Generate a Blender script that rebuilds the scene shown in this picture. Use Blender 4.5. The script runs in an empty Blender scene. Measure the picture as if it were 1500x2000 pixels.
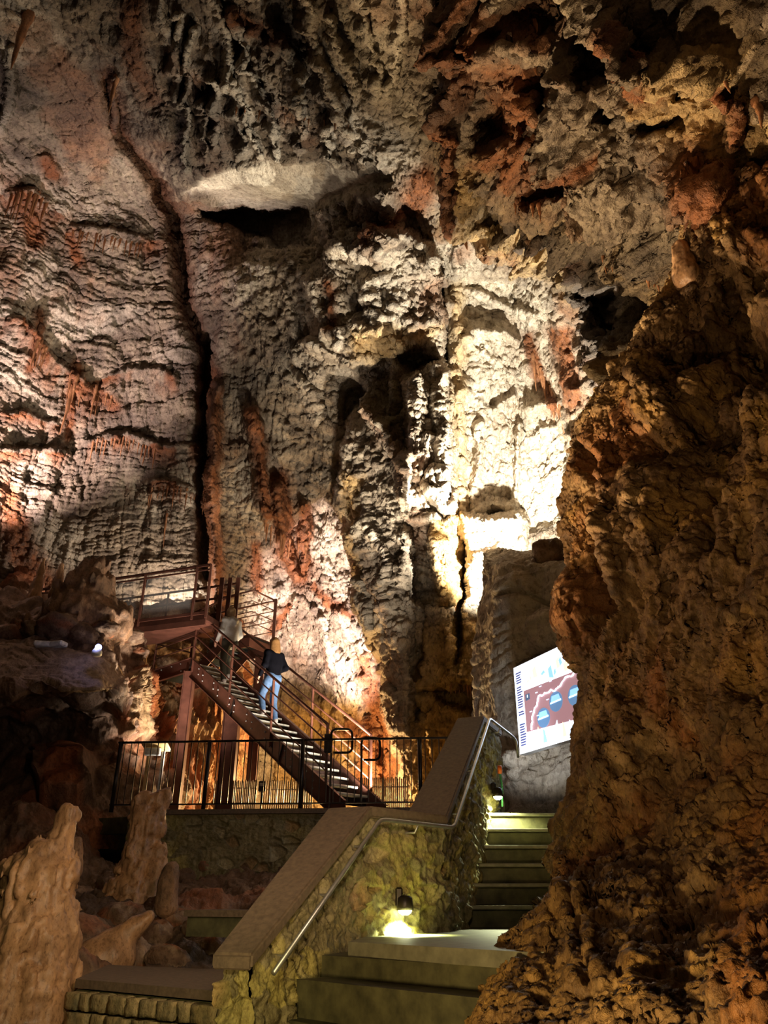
import bpy, bmesh, math, random
import numpy as np
from mathutils import Vector, Matrix
random.seed(7)
SC = bpy.context.scene
COL = SC.collection

# ------------------------------------------------------------------ camera
EYE = np.array([0.0, 0.0, 1.6])
TH = math.radians(26.9)
CT, ST = math.cos(TH), math.sin(TH)
cam_d = bpy.data.cameras.new('camera')
cam_d.sensor_fit = 'HORIZONTAL'; cam_d.sensor_width = 36; cam_d.lens = 36
cam_d.clip_start = 0.05; cam_d.clip_end = 200
cam = bpy.data.objects.new('camera', cam_d); COL.objects.link(cam)
cam.location = EYE; cam.rotation_euler = (math.pi/2 + TH, 0, 0)
SC.camera = cam

# ------------------------------------------------------------------ world, exposure
w = bpy.data.worlds.new('cave_dark'); SC.world = w; w.use_nodes = True
w.node_tree.nodes['Background'].inputs[0].default_value = (0.42, 0.30, 0.24, 1)
w.node_tree.nodes['Background'].inputs[1].default_value = 0.010
vs = SC.view_settings
vs.view_transform = 'Standard'; vs.look = 'None'; vs.gamma = 1; vs.exposure = 0.0; vs.use_curve_mapping = False
SC.cycles.max_bounces = 5; SC.cycles.diffuse_bounces = 3; SC.cycles.glossy_bounces = 2
SC.cycles.transmission_bounces = 4; SC.cycles.transparent_max_bounces = 8
SC.cycles.sample_clamp_indirect = 4.0
SC.cycles.use_denoising = True

def PT(px, py, t):                      # a ray of the camera at depth t, as a point of the cave
    X = (px-750)/1500.0; Y = (1000-py)/1500.0
    return np.stack(np.broadcast_arrays(X*t, (CT-Y*ST)*t, 1.6+(ST+Y*CT)*t), -1)
def PD(px, py, d):                      # the same, at distance d along the floor
    Y = (1000-py)/1500.0
    return PT(px, py, d/(CT-Y*ST))
def PZ(px, py, z):                      # the same, at height z
    Y = (1000-py)/1500.0
    return PT(px, py, (z-1.6)/(ST+Y*CT))
def proj(p):
    x, y, z = p[..., 0], p[..., 1], p[..., 2]-1.6
    dep = y*CT+z*ST; up = -y*ST+z*CT
    return 750+1500*x/dep, 1000-1500*up/dep, dep

# ------------------------------------------------------------------ lights of the cave
def aim(o, target):
    d = Vector([float(v) for v in target])-o.location
    o.rotation_euler = d.to_track_quat('-Z', 'Y').to_euler()
def spot(name, loc, target, power, color, deg=60, blend=.5, size=.08):
    l = bpy.data.lights.new(name, 'SPOT'); l.energy = power; l.color = color
    l.spot_size = math.radians(deg); l.spot_blend = blend; l.shadow_soft_size = size
    o = bpy.data.objects.new(name, l); COL.objects.link(o)
    o.location = [float(v) for v in loc]; aim(o, target); return o
def point(name, loc, power, color, size=.08):
    l = bpy.data.lights.new(name, 'POINT'); l.energy = power; l.color = color; l.shadow_soft_size = size
    o = bpy.data.objects.new(name, l); COL.objects.link(o)
    o.location = [float(v) for v in loc]; return o
# floodlight behind the rock shelf, white, lighting the tall recess
spot('flood_recess', PT(1055, 1105, 14.9), PT(960, 880, 19.5), 6000, (1, .95, .83), 120, .3, .06)
# lamps at the foot of the alcove under the metal stair
point('lamp_alcove', PT(650, 1560, 18.0), 1250, (1, .64, .28), .12)
spot('lamp_alcove_white', PT(610, 1500, 17.9), PT(640, 1230, 21.5), 7500, (1, .84, .84), 66, .8, .1)
# lamp beyond the left edge
spot('lamp_left_edge', PT(-70, 1060, 17.2), PT(10, 880, 19), 4800, (1, .8, .8), 88, .8, .1)
# floodlights on the lower platform lighting the vault from below, plus added fills
spot('flood_vault', PT(720, 1540, 13.0), PT(330, 620, 21), 3600, (1, .88, .72), 84, .9, .25)
spot('fill_vault_left', PT(420, 1560, 13.6), PT(190, 800, 20), 1300, (1, .87, .75), 92, .9, .25)  # added fill, brightens the left part of the wall
spot('flood_centre', PT(850, 1500, 14.0), PT(715, 540, 19), 3700, (1, .90, .74), 46, .7, .08)
spot('flood_upper_right', PT(470, 1570, 11.0), PT(1170, 200, 11), 6500, (1, .76, .46), 60, .8, .15)
spot('fill_top_right', PT(600, 1700, 5.6), PT(1330, 40, 9), 1900, (1, .72, .42), 60, .8, .1)  # added fill near the stair, brightens the top right vault
spot('fill_stair_landing', PT(300, 1545, 13.9), PT(390, 1215, 17), 420, (1, .84, .74), 38, .8, .1)  # added fill, brightens the steel landing and the upper visitor
# path lamps near the photographer, and one added low fill
spot('path_lamp_near_rock', (-.5, 1.5, 1.1), PT(1300, 1600, 5.0), 215, (1, .70, .30), 110, .9, .1)
spot('path_lamp_side', (-2.4, 1.0, 3.0), PT(1330, 1200, 6), 110, (1, .62, .34), 70, .9, .1)
spot('path_lamp_rim', (-3.2, 6.2, 3.4), PT(1330, 950, 7), 440, (1, .64, .36), 62, .9, .1)
spot('path_lamp_left', (.2, 2.6, 2.9), PT(160, 1560, 12), 250, (1, .70, .46), 85, .8, .15)
spot('fill_low', (-.5, 1.4, 2.4), (-1.9, 5.5, .8), 150, (1, .85, .42), 50, .8, .1)  # added low fill for the block wall and the ground
# lamp under the glass walkway, cool lamp under the panel
point('lamp_walkway', PT(320, 1200, 19.6), 330, (1, .86, .74), .1)
spot('lamp_panel_wall', PT(1030, 1545, 9.6), PT(1030, 1300, 12), 55, (.85, .9, 1), 100, .6, .1)


# ------------------------------------------------------------------ tagging and linking
def tag(o, label=None, cat=None, group=None, kind=None):
    if label: o['label'] = label
    if cat: o['category'] = cat
    if group: o['group'] = group
    if kind: o['kind'] = kind
    return o
def empty(name, loc, label=None, cat=None, group=None):
    o = bpy.data.objects.new(name, None); COL.objects.link(o)
    o.empty_display_size = .1
    o.location = [float(v) for v in loc]
    return tag(o, label, cat, group)
def link_mesh(name, me, mat, parent=None, loc=None, smooth=True):
    o = bpy.data.objects.new(name, me); COL.objects.link(o)
    if mat:
        me.materials.append(mat)
        if mat.get('rock') and 'stone' not in me.color_attributes: set_col(me, np.tile([.15, .2, .1, 0.], (len(me.vertices), 1)))
    if smooth: me.shade_smooth()
    if parent:
        o.parent = parent
        o.location = -Vector(parent_world(parent)) if loc is None else loc
    elif loc is not None: o.location = loc
    return o
def parent_world(p):
    v = Vector(p.location)
    while p.parent: p = p.parent; v = v+Vector(p.location)
    return v
def mesh_np(name, V, F):
    V = np.asarray(V, np.float32).reshape(-1, 3); F = np.asarray(F, np.int32)
    me = bpy.data.meshes.new(name)
    n, k = F.shape
    me.vertices.add(len(V)); me.vertices.foreach_set('co', V.ravel())
    me.loops.add(n*k); me.loops.foreach_set('vertex_index', F.ravel())
    me.polygons.add(n); me.polygons.foreach_set('loop_start', np.arange(0, n*k, k, dtype=np.int32))
    me.update(calc_edges=True)
    return me
def grid_faces(nr, nc, wrap=False):
    r = np.arange(nr-1)[:, None]; c = np.arange(nc if wrap else nc-1)[None, :]
    c2 = (c+1) % nc
    a = r*nc+c; b = r*nc+c2; d = (r+1)*nc+c; e = (r+1)*nc+c2
    return np.stack([a, b, e, d], -1).reshape(-1, 4)
def set_col(me, arr):
    at = me.color_attributes.new('stone', 'FLOAT_COLOR', 'POINT')
    at.data.foreach_set('color', np.asarray(arr, np.float32).ravel())

class MB:                                # collects shapes, links them as ONE mesh object
    def __init__(s): s.bm = bmesh.new()
    def box(s, c, size, M=None, bev=0):
        r = bmesh.ops.create_cube(s.bm, size=1)
        T = Matrix.Translation(Vector([float(v) for v in c])) @ (M.to_4x4() if M else Matrix.Identity(4)) @ Matrix.Diagonal((*[float(v) for v in size], 1))
        bmesh.ops.transform(s.bm, matrix=T, verts=r['verts'])
        if bev:
            es = list({e for v in r['verts'] for e in v.link_edges})
            bmesh.ops.bevel(s.bm, geom=es, offset=bev, segments=1, affect='EDGES')
        return s
    def bar(s, a, b, wd, ht=None, up=(0, 0, 1), bev=0):      # square bar from a to b
        a = Vector([float(v) for v in a]); b = Vector([float(v) for v in b]); d = b-a; L = d.length
        x = d.normalized(); u = Vector(up)
        if abs(x.dot(u)) > .98: u = Vector((0, 1, 0))
        y = u.cross(x).normalized(); z = x.cross(y)
        M = Matrix((x, y, z)).transposed()
        return s.box((a+b)/2, (L, wd, ht or wd), M, bev)
    def tube(s, pts, r, n=10, closed=False):
        pts = [Vector([float(v) for v in p]) for p in pts]
        rings = []; m = len(pts); up = None
        for i, p in enumerate(pts):
            if closed: d = (pts[(i+1) % m]-pts[i-1]).normalized()
            else: d = (pts[min(i+1, m-1)]-pts[max(i-1, 0)]).normalized()
            if up is None:
                up = Vector((0, 0, 1)) if abs(d.z) < .9 else Vector((0, 1, 0))
            a = d.cross(up).normalized(); b = a.cross(d).normalized(); up = b
            rr = r[i] if isinstance(r, (list, tuple)) else r
            rings.append([s.bm.verts.new(p+a*rr*math.cos(2*math.pi*k/n)+b*rr*math.sin(2*math.pi*k/n)) for k in range(n)])
        for i in range(m if closed else m-1):
            A, B = rings[i], rings[(i+1) % m]
            for k in range(n): s.bm.faces.new((A[k], A[(k+1) % n], B[(k+1) % n], B[k]))
        if not closed:
            s.bm.faces.new(rings[0][::-1]); s.bm.faces.new(rings[-1])
        return s
    def poly_prism(s, pts, off):          # polygon pts extruded by vector off
        off = Vector([float(v) for v in off])
        A = [s.bm.verts.new([float(v) for v in p]) for p in pts]; B = [s.bm.verts.new(v.co+off) for v in A]
        n = len(A)
        s.bm.faces.new(A); s.bm.faces.new(B[::-1])
        for i in range(n): s.bm.faces.new((A[i], B[i], B[(i+1) % n], A[(i+1) % n]))
        return s
    def build(s, name, mat, parent=None, smooth=False):
        bmesh.ops.recalc_face_normals(s.bm, faces=s.bm.faces)
        me = bpy.data.meshes.new(name); s.bm.to_mesh(me); s.bm.free()
        return link_mesh(name, me, mat, parent, smooth=smooth)

# ------------------------------------------------------------------ noise
def _h(ix, iy, iz, seed):
    n = (ix*np.uint32(374761393)+iy*np.uint32(668265263)+iz*np.uint32(2246822519)+np.uint32((seed*3266489917) & 0xffffffff))
    n = (n ^ (n >> np.uint32(13)))*np.uint32(1274126177)
    n = (n ^ (n >> np.uint32(15)))*np.uint32(2654435761)
    return ((n ^ (n >> np.uint32(16))) & np.uint32(0xffffff)).astype(np.float32)/np.float32(0x1000000)
def vn(P, seed=0):
    P = np.asarray(P, np.float32); f = np.floor(P); i = f.astype(np.int64).astype(np.uint32); t = P-f
    t = t*t*t*(t*(t*6-15)+10)
    x, y, z = i[..., 0], i[..., 1], i[..., 2]; a, b, c = t[..., 0], t[..., 1], t[..., 2]
    o = np.uint32(1)
    def L(p, q, s): return p+(q-p)*s
    v = L(L(L(_h(x, y, z, seed), _h(x+o, y, z, seed), a), L(_h(x, y+o, z, seed), _h(x+o, y+o, z, seed), a), b),
          L(L(_h(x, y, z+o, seed), _h(x+o, y, z+o, seed), a), L(_h(x, y+o, z+o, seed), _h(x+o, y+o, z+o, seed), a), b), c)
    return v*2-1
_R = np.array([[.36, .48, -.8], [-.8, .6, 0], [.48, .64, .6]], np.float32)
def fbm(P, octs=4, seed=0, gain=.5, rot=True):
    P = np.asarray(P, np.float32); s = 0; a = 1; n = 0
    for k in range(octs):
        s = s+a*vn(P, seed+k*17); n += a; a *= gain
        P = (P @ _R.T if rot else P)*2.03+7.1
    return s/n
def ridged(P, octs=4, seed=0, gain=.5, rot=True):
    P = np.asarray(P, np.float32); s = 0; a = 1; n = 0
    for k in range(octs):
        s = s+a*(1-np.abs(vn(P, seed+k*17))*2.2); n += a; a *= gain
        P = (P @ _R.T if rot else P)*2.03+7.1
    return s/n
def worley(P, seed=0):
    P = np.asarray(P, np.float32); f = np.floor(P)
    d1 = np.full(P.shape[:-1], 9., np.float32); d2 = d1.copy(); idv = d1*0
    for dx in (-1, 0, 1):
        for dy in (-1, 0, 1):
            for dz in (-1, 0, 1):
                c = f+np.array([dx, dy, dz], np.float32); i = c.astype(np.int64).astype(np.uint32)
                hx = _h(i[..., 0], i[..., 1], i[..., 2], seed); hy = _h(i[..., 0], i[..., 1], i[..., 2], seed+1); hz = _h(i[..., 0], i[..., 1], i[..., 2], seed+2)
                q = np.stack([c[..., 0]+hx, c[..., 1]+hy, c[..., 2]+hz], -1)-P
                d = np.sqrt((q*q).sum(-1))
                near = d < d1
                d2 = np.where(near, d1, np.minimum(d2, d)); idv = np.where(near, hx, idv); d1 = np.where(near, d, d1)
    return d1, d2, idv
def sstep(a, b, x):
    t = np.clip((x-a)/(b-a), 0, 1); return t*t*(3-2*t)
def sc3(P, sx, sy, sz): return P*np.array([sx, sy, sz], np.float32)

# ------------------------------------------------------------------ traced features
def seg_d(X, Y, pts):                    # distance to a polyline and how far along it (0..1); sign = which side
    best = np.full(X.shape, 1e9); al = np.zeros(X.shape); sg = np.zeros(X.shape)
    L = [math.hypot(pts[i+1][0]-pts[i][0], pts[i+1][1]-pts[i][1]) for i in range(len(pts)-1)]; tot = sum(L); acc = 0
    for i in range(len(pts)-1):
        ax, ay = pts[i][:2]; bx, by = pts[i+1][:2]; dx, dy = bx-ax, by-ay
        t = np.clip(((X-ax)*dx+(Y-ay)*dy)/(dx*dx+dy*dy), 0, 1)
        d = np.hypot(X-ax-t*dx, Y-ay-t*dy); m = d < best
        best = np.where(m, d, best); al = np.where(m, (acc+t*L[i])/tot, al)
        sg = np.where(m, np.sign((X-ax)*dy-(Y-ay)*dx), sg); acc += L[i]
    return best, al, sg
def ridge(X, Y, pts, wd, h, taper=0.):
    d, a, _ = seg_d(X, Y, pts)
    ww = wd*(1-taper*a)
    return h*np.exp(-(d/ww)**2)*(1-.0*a)
def blob(X, Y, cx, cy, rx, ry, h, rot=0., edge=.5):
    c, s = math.cos(math.radians(rot)), math.sin(math.radians(rot))
    u = ((X-cx)*c+(Y-cy)*s)/rx; v = (-(X-cx)*s+(Y-cy)*c)/ry
    r = np.sqrt(u*u+v*v)
    return h*(1-sstep(1-edge, 1+edge*.6, r))
def inside(X, Y, pts, soft):              # soft mask of a polygon
    n = len(pts); ins = np.zeros(X.shape, bool)
    for i in range(n):
        x1, y1 = pts[i]; x2, y2 = pts[(i+1) % n]
        if y1 == y2: continue
        c = ((y1 > Y) != (y2 > Y)) & (X < (x2-x1)*(Y-y1)/(y2-y1)+x1); ins ^= c
    d, _, _ = seg_d(X, Y, list(pts)+[pts[0]])
    return sstep(-soft, soft, np.where(ins, d, -d))

# ------------------------------------------------------------------ rock sheets
def pchip(xs, ys, xq, axis):
    ys = np.moveaxis(np.asarray(ys, float), axis, 0); xs = np.asarray(xs, float)
    h = np.diff(xs).reshape((-1,)+(1,)*(ys.ndim-1)); dl = np.diff(ys, axis=0)/h
    m = np.zeros_like(ys); m[0] = dl[0]; m[-1] = dl[-1]
    a, b = dl[:-1], dl[1:]
    with np.errstate(all='ignore'):
        hm = 2*a*b/(a+b)
    m[1:-1] = np.where(a*b > 0, hm, 0)
    k = np.clip(np.searchsorted(xs, xq, side='right')-1, 0, len(xs)-2)
    hh = h[k]; t = ((xq-xs[k]).reshape((-1,)+(1,)*(ys.ndim-1)))/hh
    r = (ys[k]*(2*t**3-3*t**2+1)+hh*m[k]*(t**3-2*t**2+t)+ys[k+1]*(-2*t**3+3*t**2)+hh*m[k+1]*(t**3-t**2))
    return np.moveaxis(r, 0, axis)
class Sheet:
    """a rock face: a net of surveyed points, smoothly joined, then given relief along its own normal"""
    def __init__(s, PXc, PYc, Tc, nr, nc, blend=True):
        PXc, PYc, Tc = [np.asarray(a, float) for a in np.broadcast_arrays(PXc, PYc, Tc)]
        W = PT(PXc, PYc, Tc)
        r, c = Tc.shape
        W = pchip(np.arange(r), W, np.linspace(0, r-1, nr), 0)
        W = pchip(np.arange(c), W, np.linspace(0, c-1, nc), 1)
        for _ in range(3 if blend else 0):
            W[1:-1, 1:-1] = (W[1:-1, 1:-1]*2+W[:-2, 1:-1]+W[2:, 1:-1]+W[1:-1, :-2]+W[1:-1, 2:])/6
        s.base = W; s.P = W.copy(); s.nr, s.nc = nr, nc
        s.normals()
        s.X, s.Y, _ = proj(W)
    def normals(s):
        du = np.gradient(s.P, axis=1); dv = np.gradient(s.P, axis=0)
        n = np.cross(du, dv); n /= np.linalg.norm(n, axis=-1, keepdims=True)+1e-9
        to = EYE-s.P
        mean = (n*to).sum(-1).mean()
        if mean < 0: n = -n
        s.N = n
    def push(s, d): s.P = s.P+s.N*np.asarray(d)[..., None]
    def at(s, px, py, out=0.):
        X, Y, _ = proj(s.P)
        k = np.argmin((X-px)**2+(Y-py)**2+0*X); k = np.unravel_index(k, X.shape)
        return s.P[k]+s.N[k]*out
    def build(s, name, mat, col=None, parent=None):
        me = mesh_np(name, s.P, grid_faces(s.nr, s.nc))
        if col is not None: set_col(me, col)
        return link_mesh(name, me, mat, parent)

# ------------------------------------------------------------------ soft-union bodies (people, stalagmites)
def surface_nets(F, org, h):
    ins = F < 0; nx, ny, nz = F.shape
    acc = np.zeros((nx-1, ny-1, nz-1, 3), np.float32); cnt = np.zeros((nx-1, ny-1, nz-1), np.float32)
    corners = [(i, j, k) for i in (0, 1) for j in (0, 1) for k in (0, 1)]
    def sl(c): return F[c[0]:nx-1+c[0], c[1]:ny-1+c[1], c[2]:nz-1+c[2]]
    for ax in range(3):
        for c in corners:
            if c[ax]: continue
            c2 = list(c); c2[ax] = 1; a, b = sl(c), sl(c2)
            m = (a < 0) != (b < 0)
            t = np.where(m, a/(np.where(m, a-b, 1)), 0)
            for q in range(3): acc[..., q] += m*(c[q]+(t if q == ax else 0))
            cnt += m
    act = cnt > 0; idx = np.full(act.shape, -1, np.int64); idx[act] = np.arange(act.sum())
    g = np.stack(np.nonzero(act), -1)
    V = (acc[act]/cnt[act][:, None]+g)*h+np.asarray(org)
    Fs = []
    for ax in range(3):
        a = np.moveaxis(ins, ax, 0); ch = a[:-1] != a[1:]; flip = a[:-1] & ~a[1:]
        ii = np.moveaxis(idx, ax, 0)
        e = np.nonzero(ch[:, 1:-1, 1:-1]); p, q, r = e[0], e[1]+1, e[2]+1
        quad = np.stack([ii[p, q-1, r-1], ii[p, q, r-1], ii[p, q, r], ii[p, q-1, r]], -1)
        fl = flip[p, q, r]
        if ax == 1: fl = ~fl
        quad[~fl] = quad[~fl][:, ::-1]
        Fs.append(quad)
    Fs = np.concatenate(Fs); Fs = Fs[(Fs >= 0).all(1)]
    return V, Fs
def cone_sdf(P, a, b, ra, rb, sq=(1, 1)):
    a = np.asarray(a, float); b = np.asarray(b, float); ab = b-a; L2 = max((ab*ab).sum(), 1e-9)
    t = np.clip(((P-a) @ ab)/L2, 0, 1)
    q = P-a-t[..., None]*ab
    q = q*np.array([1/sq[0], 1/sq[1], 1])
    return np.sqrt((q*q).sum(-1))-(ra+(rb-ra)*t)
def smin(a, b, k):
    h = np.clip(.5+.5*(b-a)/k, 0, 1); return b+(a-b)*h-k*h*(1-h)
def soft_body(name, prims, h, k, mat, parent=None, pad=.06, cut=None, noise=None):
    pts = np.array([p[i] for p in prims for i in (0, 1)]); rm = max(max(p[2], p[3]) for p in prims)*1.4
    lo = pts.min(0)-rm-pad; hi = pts.max(0)+rm+pad
    n = np.ceil((hi-lo)/h).astype(int)+1
    G = np.stack(np.meshgrid(*[lo[i]+h*np.arange(n[i]) for i in range(3)], indexing='ij'), -1)
    F = None
    for p in prims:
        d = cone_sdf(G, *p[:4], sq=p[4] if len(p) > 4 else (1, 1))
        F = d if F is None else smin(F, d, k)
    if noise is not None: F = F+noise(G)
    if cut is not None: F = np.maximum(F, cut(G))
    V, Q = surface_nets(F.astype(np.float32), lo, h)
    me = mesh_np(name, V, Q)
    return link_mesh(name, me, mat, parent)

# ------------------------------------------------------------------ materials
class NT:
    def __init__(s, name):
        s.m = bpy.data.materials.new(name); s.m.use_nodes = True; s.t = s.m.node_tree
        s.b = s.t.nodes['Principled BSDF']; s.geo = s.t.nodes.new('ShaderNodeNewGeometry')
    def n(s, typ, **kw):
        nd = s.t.nodes.new('ShaderNode'+typ)
        for k, v in kw.items():
            if k.startswith('i_'): nd.inputs[k[2:].replace('_', ' ')].default_value = v
            else: setattr(nd, k, v)
        return nd
    def l(s, a, b): s.t.links.new(a, b)
    def pos(s, scale=(1, 1, 1)):
        mp = s.n('Mapping'); mp.inputs['Scale'].default_value = scale
        s.l(s.geo.outputs['Position'], mp.inputs['Vector']); return mp.outputs[0]
    def noise(s, scale, detail=5, stretch=(1, 1, 1), rough=.6, dist=0):
        nd = s.n('TexNoise'); nd.inputs['Scale'].default_value = scale; nd.inputs['Detail'].default_value = detail
        nd.inputs['Roughness'].default_value = rough; nd.inputs['Distortion'].default_value = dist
        s.l(s.pos(stretch), nd.inputs['Vector']); return nd.outputs['Fac']
    def ramp(s, fac, stops):
        r = s.n('ValToRGB'); e = r.color_ramp.elements
        while len(e) < len(stops): e.new(.5)
        for i, (p, c) in enumerate(stops): e[i].position = p; e[i].color = (*c, 1) if len(c) == 3 else c
        s.l(fac, r.inputs[0]); return r.outputs[0]
    def mix(s, fac, a, b, blend='MIX'):
        m = s.n('Mix', data_type='RGBA', blend_type=blend)
        for sock, v in ((m.inputs[0], fac), (m.inputs[6], a), (m.inputs[7], b)):
            if hasattr(v, 'is_linked') or hasattr(v, 'links'): s.l(v, sock)
            elif isinstance(v, (int, float)): sock.default_value = v
            else: sock.default_value = (*v, 1)
        return m.outputs[2]
    def math(s, op, a, b=0.):
        m = s.n('Math', operation=op)
        for i, v in enumerate((a, b)):
            if hasattr(v, 'links'): s.l(v, m.inputs[i])
            else: m.inputs[i].default_value = v
        return m.outputs[0]
    def bump(s, h, strength=.5, dist=.05, normal=None):
        b = s.n('Bump'); b.inputs['Strength'].default_value = strength; b.inputs['Distance'].default_value = dist
        s.l(h, b.inputs['Height'])
        if normal: s.l(normal, b.inputs['Normal'])
        s.l(b.outputs[0], s.b.inputs['Normal']); return b.outputs[0]
    def set(s, color=None, rough=.6, metal=0, spec=.5):
        if color is not None:
            if hasattr(color, 'links'): s.l(color, s.b.inputs['Base Color'])
            else: s.b.inputs['Base Color'].default_value = (*color, 1)
        if hasattr(rough, 'links'): s.l(rough, s.b.inputs['Roughness'])
        else: s.b.inputs['Roughness'].default_value = rough
        s.b.inputs['Metallic'].default_value = metal; s.b.inputs['Specular IOR Level'].default_value = spec
        return s.m
def rock(name, dark, mid, light, rust, pale, ochre, s=1.0, strat=0., bump=.6, rough=.62, bd=.06, spec=.35):
    """limestone; the stone attribute says where flowstone is: r rust, g pale calcite, b ochre, a dark stain; g, b and a also paint light and shade"""
    k = NT(name)
    n1 = k.noise(.9*s, 8, (1, 1, 1.3), .68, .6); n2 = k.noise(5*s, 6, (1, 1, .5), .7, .3); n3 = k.noise(22*s, 4, (1, 1, .6), .7)
    f = k.math('ADD', k.math('MULTIPLY', n1, .5), k.math('MULTIPLY', n2, .5))
    base = k.ramp(f, [(.34, dark), (.47, mid), (.62, light)])
    at = k.n('Attribute', attribute_name='stone'); sep = k.n('SeparateColor'); k.l(at.outputs['Color'], sep.inputs[0])
    def m(ch, noise_amt, c1, c2, cur):
        fac = k.math('ADD', ch, k.math('MULTIPLY', k.math('SUBTRACT', n2, .5), noise_amt)); fac = k.math('MULTIPLY', fac, k.math('GREATER_THAN', ch, .01))
        r = k.n('Clamp'); k.l(fac, r.inputs[0])
        col = k.mix(k.ramp(n2, [(.35, (0, 0, 0)), (.65, (1, 1, 1))]), c1, c2)
        return k.mix(r.outputs[0], cur, col)
    c = m(sep.outputs[1], .5, pale, tuple(min(1, v*1.35) for v in pale), base)
    c = m(sep.outputs[2], .6, ochre, tuple(v*1.5 for v in ochre), c)
    c = m(sep.outputs[0], .8, rust, tuple(min(1, v*1.7) for v in rust), c)
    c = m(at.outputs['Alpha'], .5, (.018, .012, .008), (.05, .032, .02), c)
    speck = k.ramp(n3, [(.33, (.35, .3, .27)), (.5, (1, 1, 1))])
    c = k.mix(.75, c, k.mix(1., c, speck, 'MULTIPLY'))
    h = k.math('ADD', k.math('MULTIPLY', n2, .6), k.math('MULTIPLY', n3, .4))
    if strat:
        wv = k.n('TexWave', wave_type='BANDS', bands_direction='Z', wave_profile='SAW'); wv.inputs['Scale'].default_value = strat
        wv.inputs['Distortion'].default_value = 5; wv.inputs['Detail'].default_value = 4; wv.inputs['Detail Scale'].default_value = 1.4
        k.l(k.pos((.25, .25, 1)), wv.inputs['Vector'])
        h = k.math('ADD', h, k.math('MULTIPLY', wv.outputs['Fac'], .35))
        c = k.mix(.35, c, k.mix(1., c, k.ramp(wv.outputs['Fac'], [(0, (.45, .4, .36)), (.5, (1, 1, 1))]), 'MULTIPLY'))
    k.bump(h, bump, bd); k.m['rock'] = True
    return k.set(c, k.ramp(n1, [(.3, (rough-.12,)*3), (.7, (rough+.2,)*3)]), 0, spec)
def plain(name, c, rough=.5, metal=0, var=.25, scale=8, bump=0, spec=.5, bd=.01):
    k = NT(name); n = k.noise(scale, 5)
    col = k.ramp(n, [(.3, tuple(v*(1-var) for v in c)), (.7, tuple(min(1, v*(1+var)) for v in c))])
    if bump: k.bump(n, bump, bd)
    return k.set(col, rough, metal, spec)
def glow(name, c, strength):
    k = NT(name); k.b.inputs['Emission Color'].default_value = (*c, 1); k.b.inputs['Emission Strength'].default_value = strength
    return k.set(tuple(min(.8, v) for v in c), .4)

M = {}
M['wall'] = rock('limestone_wall', (.05, .035, .024), (.17, .125, .085), (.36, .28, .185), (.13, .045, .014), (.52, .45, .34), (.4, .24, .06), .55, .8, .9, bd=.16)
M['near'] = rock('near_brown_rock', (.04, .021, .010), (.125, .068, .027), (.27, .16, .065), (.17, .065, .018), (.42, .27, .12), (.35, .2, .05), 2.2, 0, .9, .55, .03)
M['mid'] = rock('mid_brown_rock', (.05, .028, .016), (.15, .085, .048), (.3, .19, .12), (.25, .07, .02), (.45, .33, .22), (.38, .24, .1), 1.2, 0, .8, .6, .05)
M['stal'] = rock('stalagmite_calcite', (.16, .08, .035), (.32, .17, .08), (.5, .3, .16), (.36, .14, .05), (.6, .42, .28), (.45, .28, .09), 2.0, 0, .35, .42, .02, .5)
M['drip'] = rock('rust_drapery', (.1, .045, .02), (.27, .11, .045), (.45, .22, .1), (.33, .1, .03), (.5, .36, .24), (.4, .22, .06), 1.5, 0, .6, .5, .03)
M['rubble'] = rock('rubble_masonry', (.09, .075, .035), (.2, .17, .08), (.36, .31, .17), (.3, .14, .05), (.45, .4, .26), (.4, .34, .09), 3.0, 0, .9, .7, .02)
M['coping'] = plain('brown_coping_mortar', (.14, .10, .065), .75, 0, .3, 30, .3)
M['tread'] = plain('pale_stone_slab', (.22, .21, .14), .5, 0, .3, 12, .3)
M['riser'] = plain('mossy_concrete_riser', (.085, .08, .035), .7, 0, .5, 9, .5)
M['rustmetal'] = plain('oxide_brown_paint', (.105, .04, .026), .38, .25, .3, 5)
M['blackmetal'] = plain('black_painted_steel', (.022, .016, .014), .32, .5, .3, 8)
M['steel'] = plain('galvanised_steel', (.5, .5, .47), .35, .8, .2, 10)
M['grate'] = plain('dark_step_grating', (.03, .034, .03), .5, .5, .4, 30)
M['nosing'] = plain('pale_step_nosing', (.75, .75, .68), .5, .2, .35, 14)
M['lath'] = plain('pale_wooden_lath', (.5, .34, .14), .6, 0, .3, 12)

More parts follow.
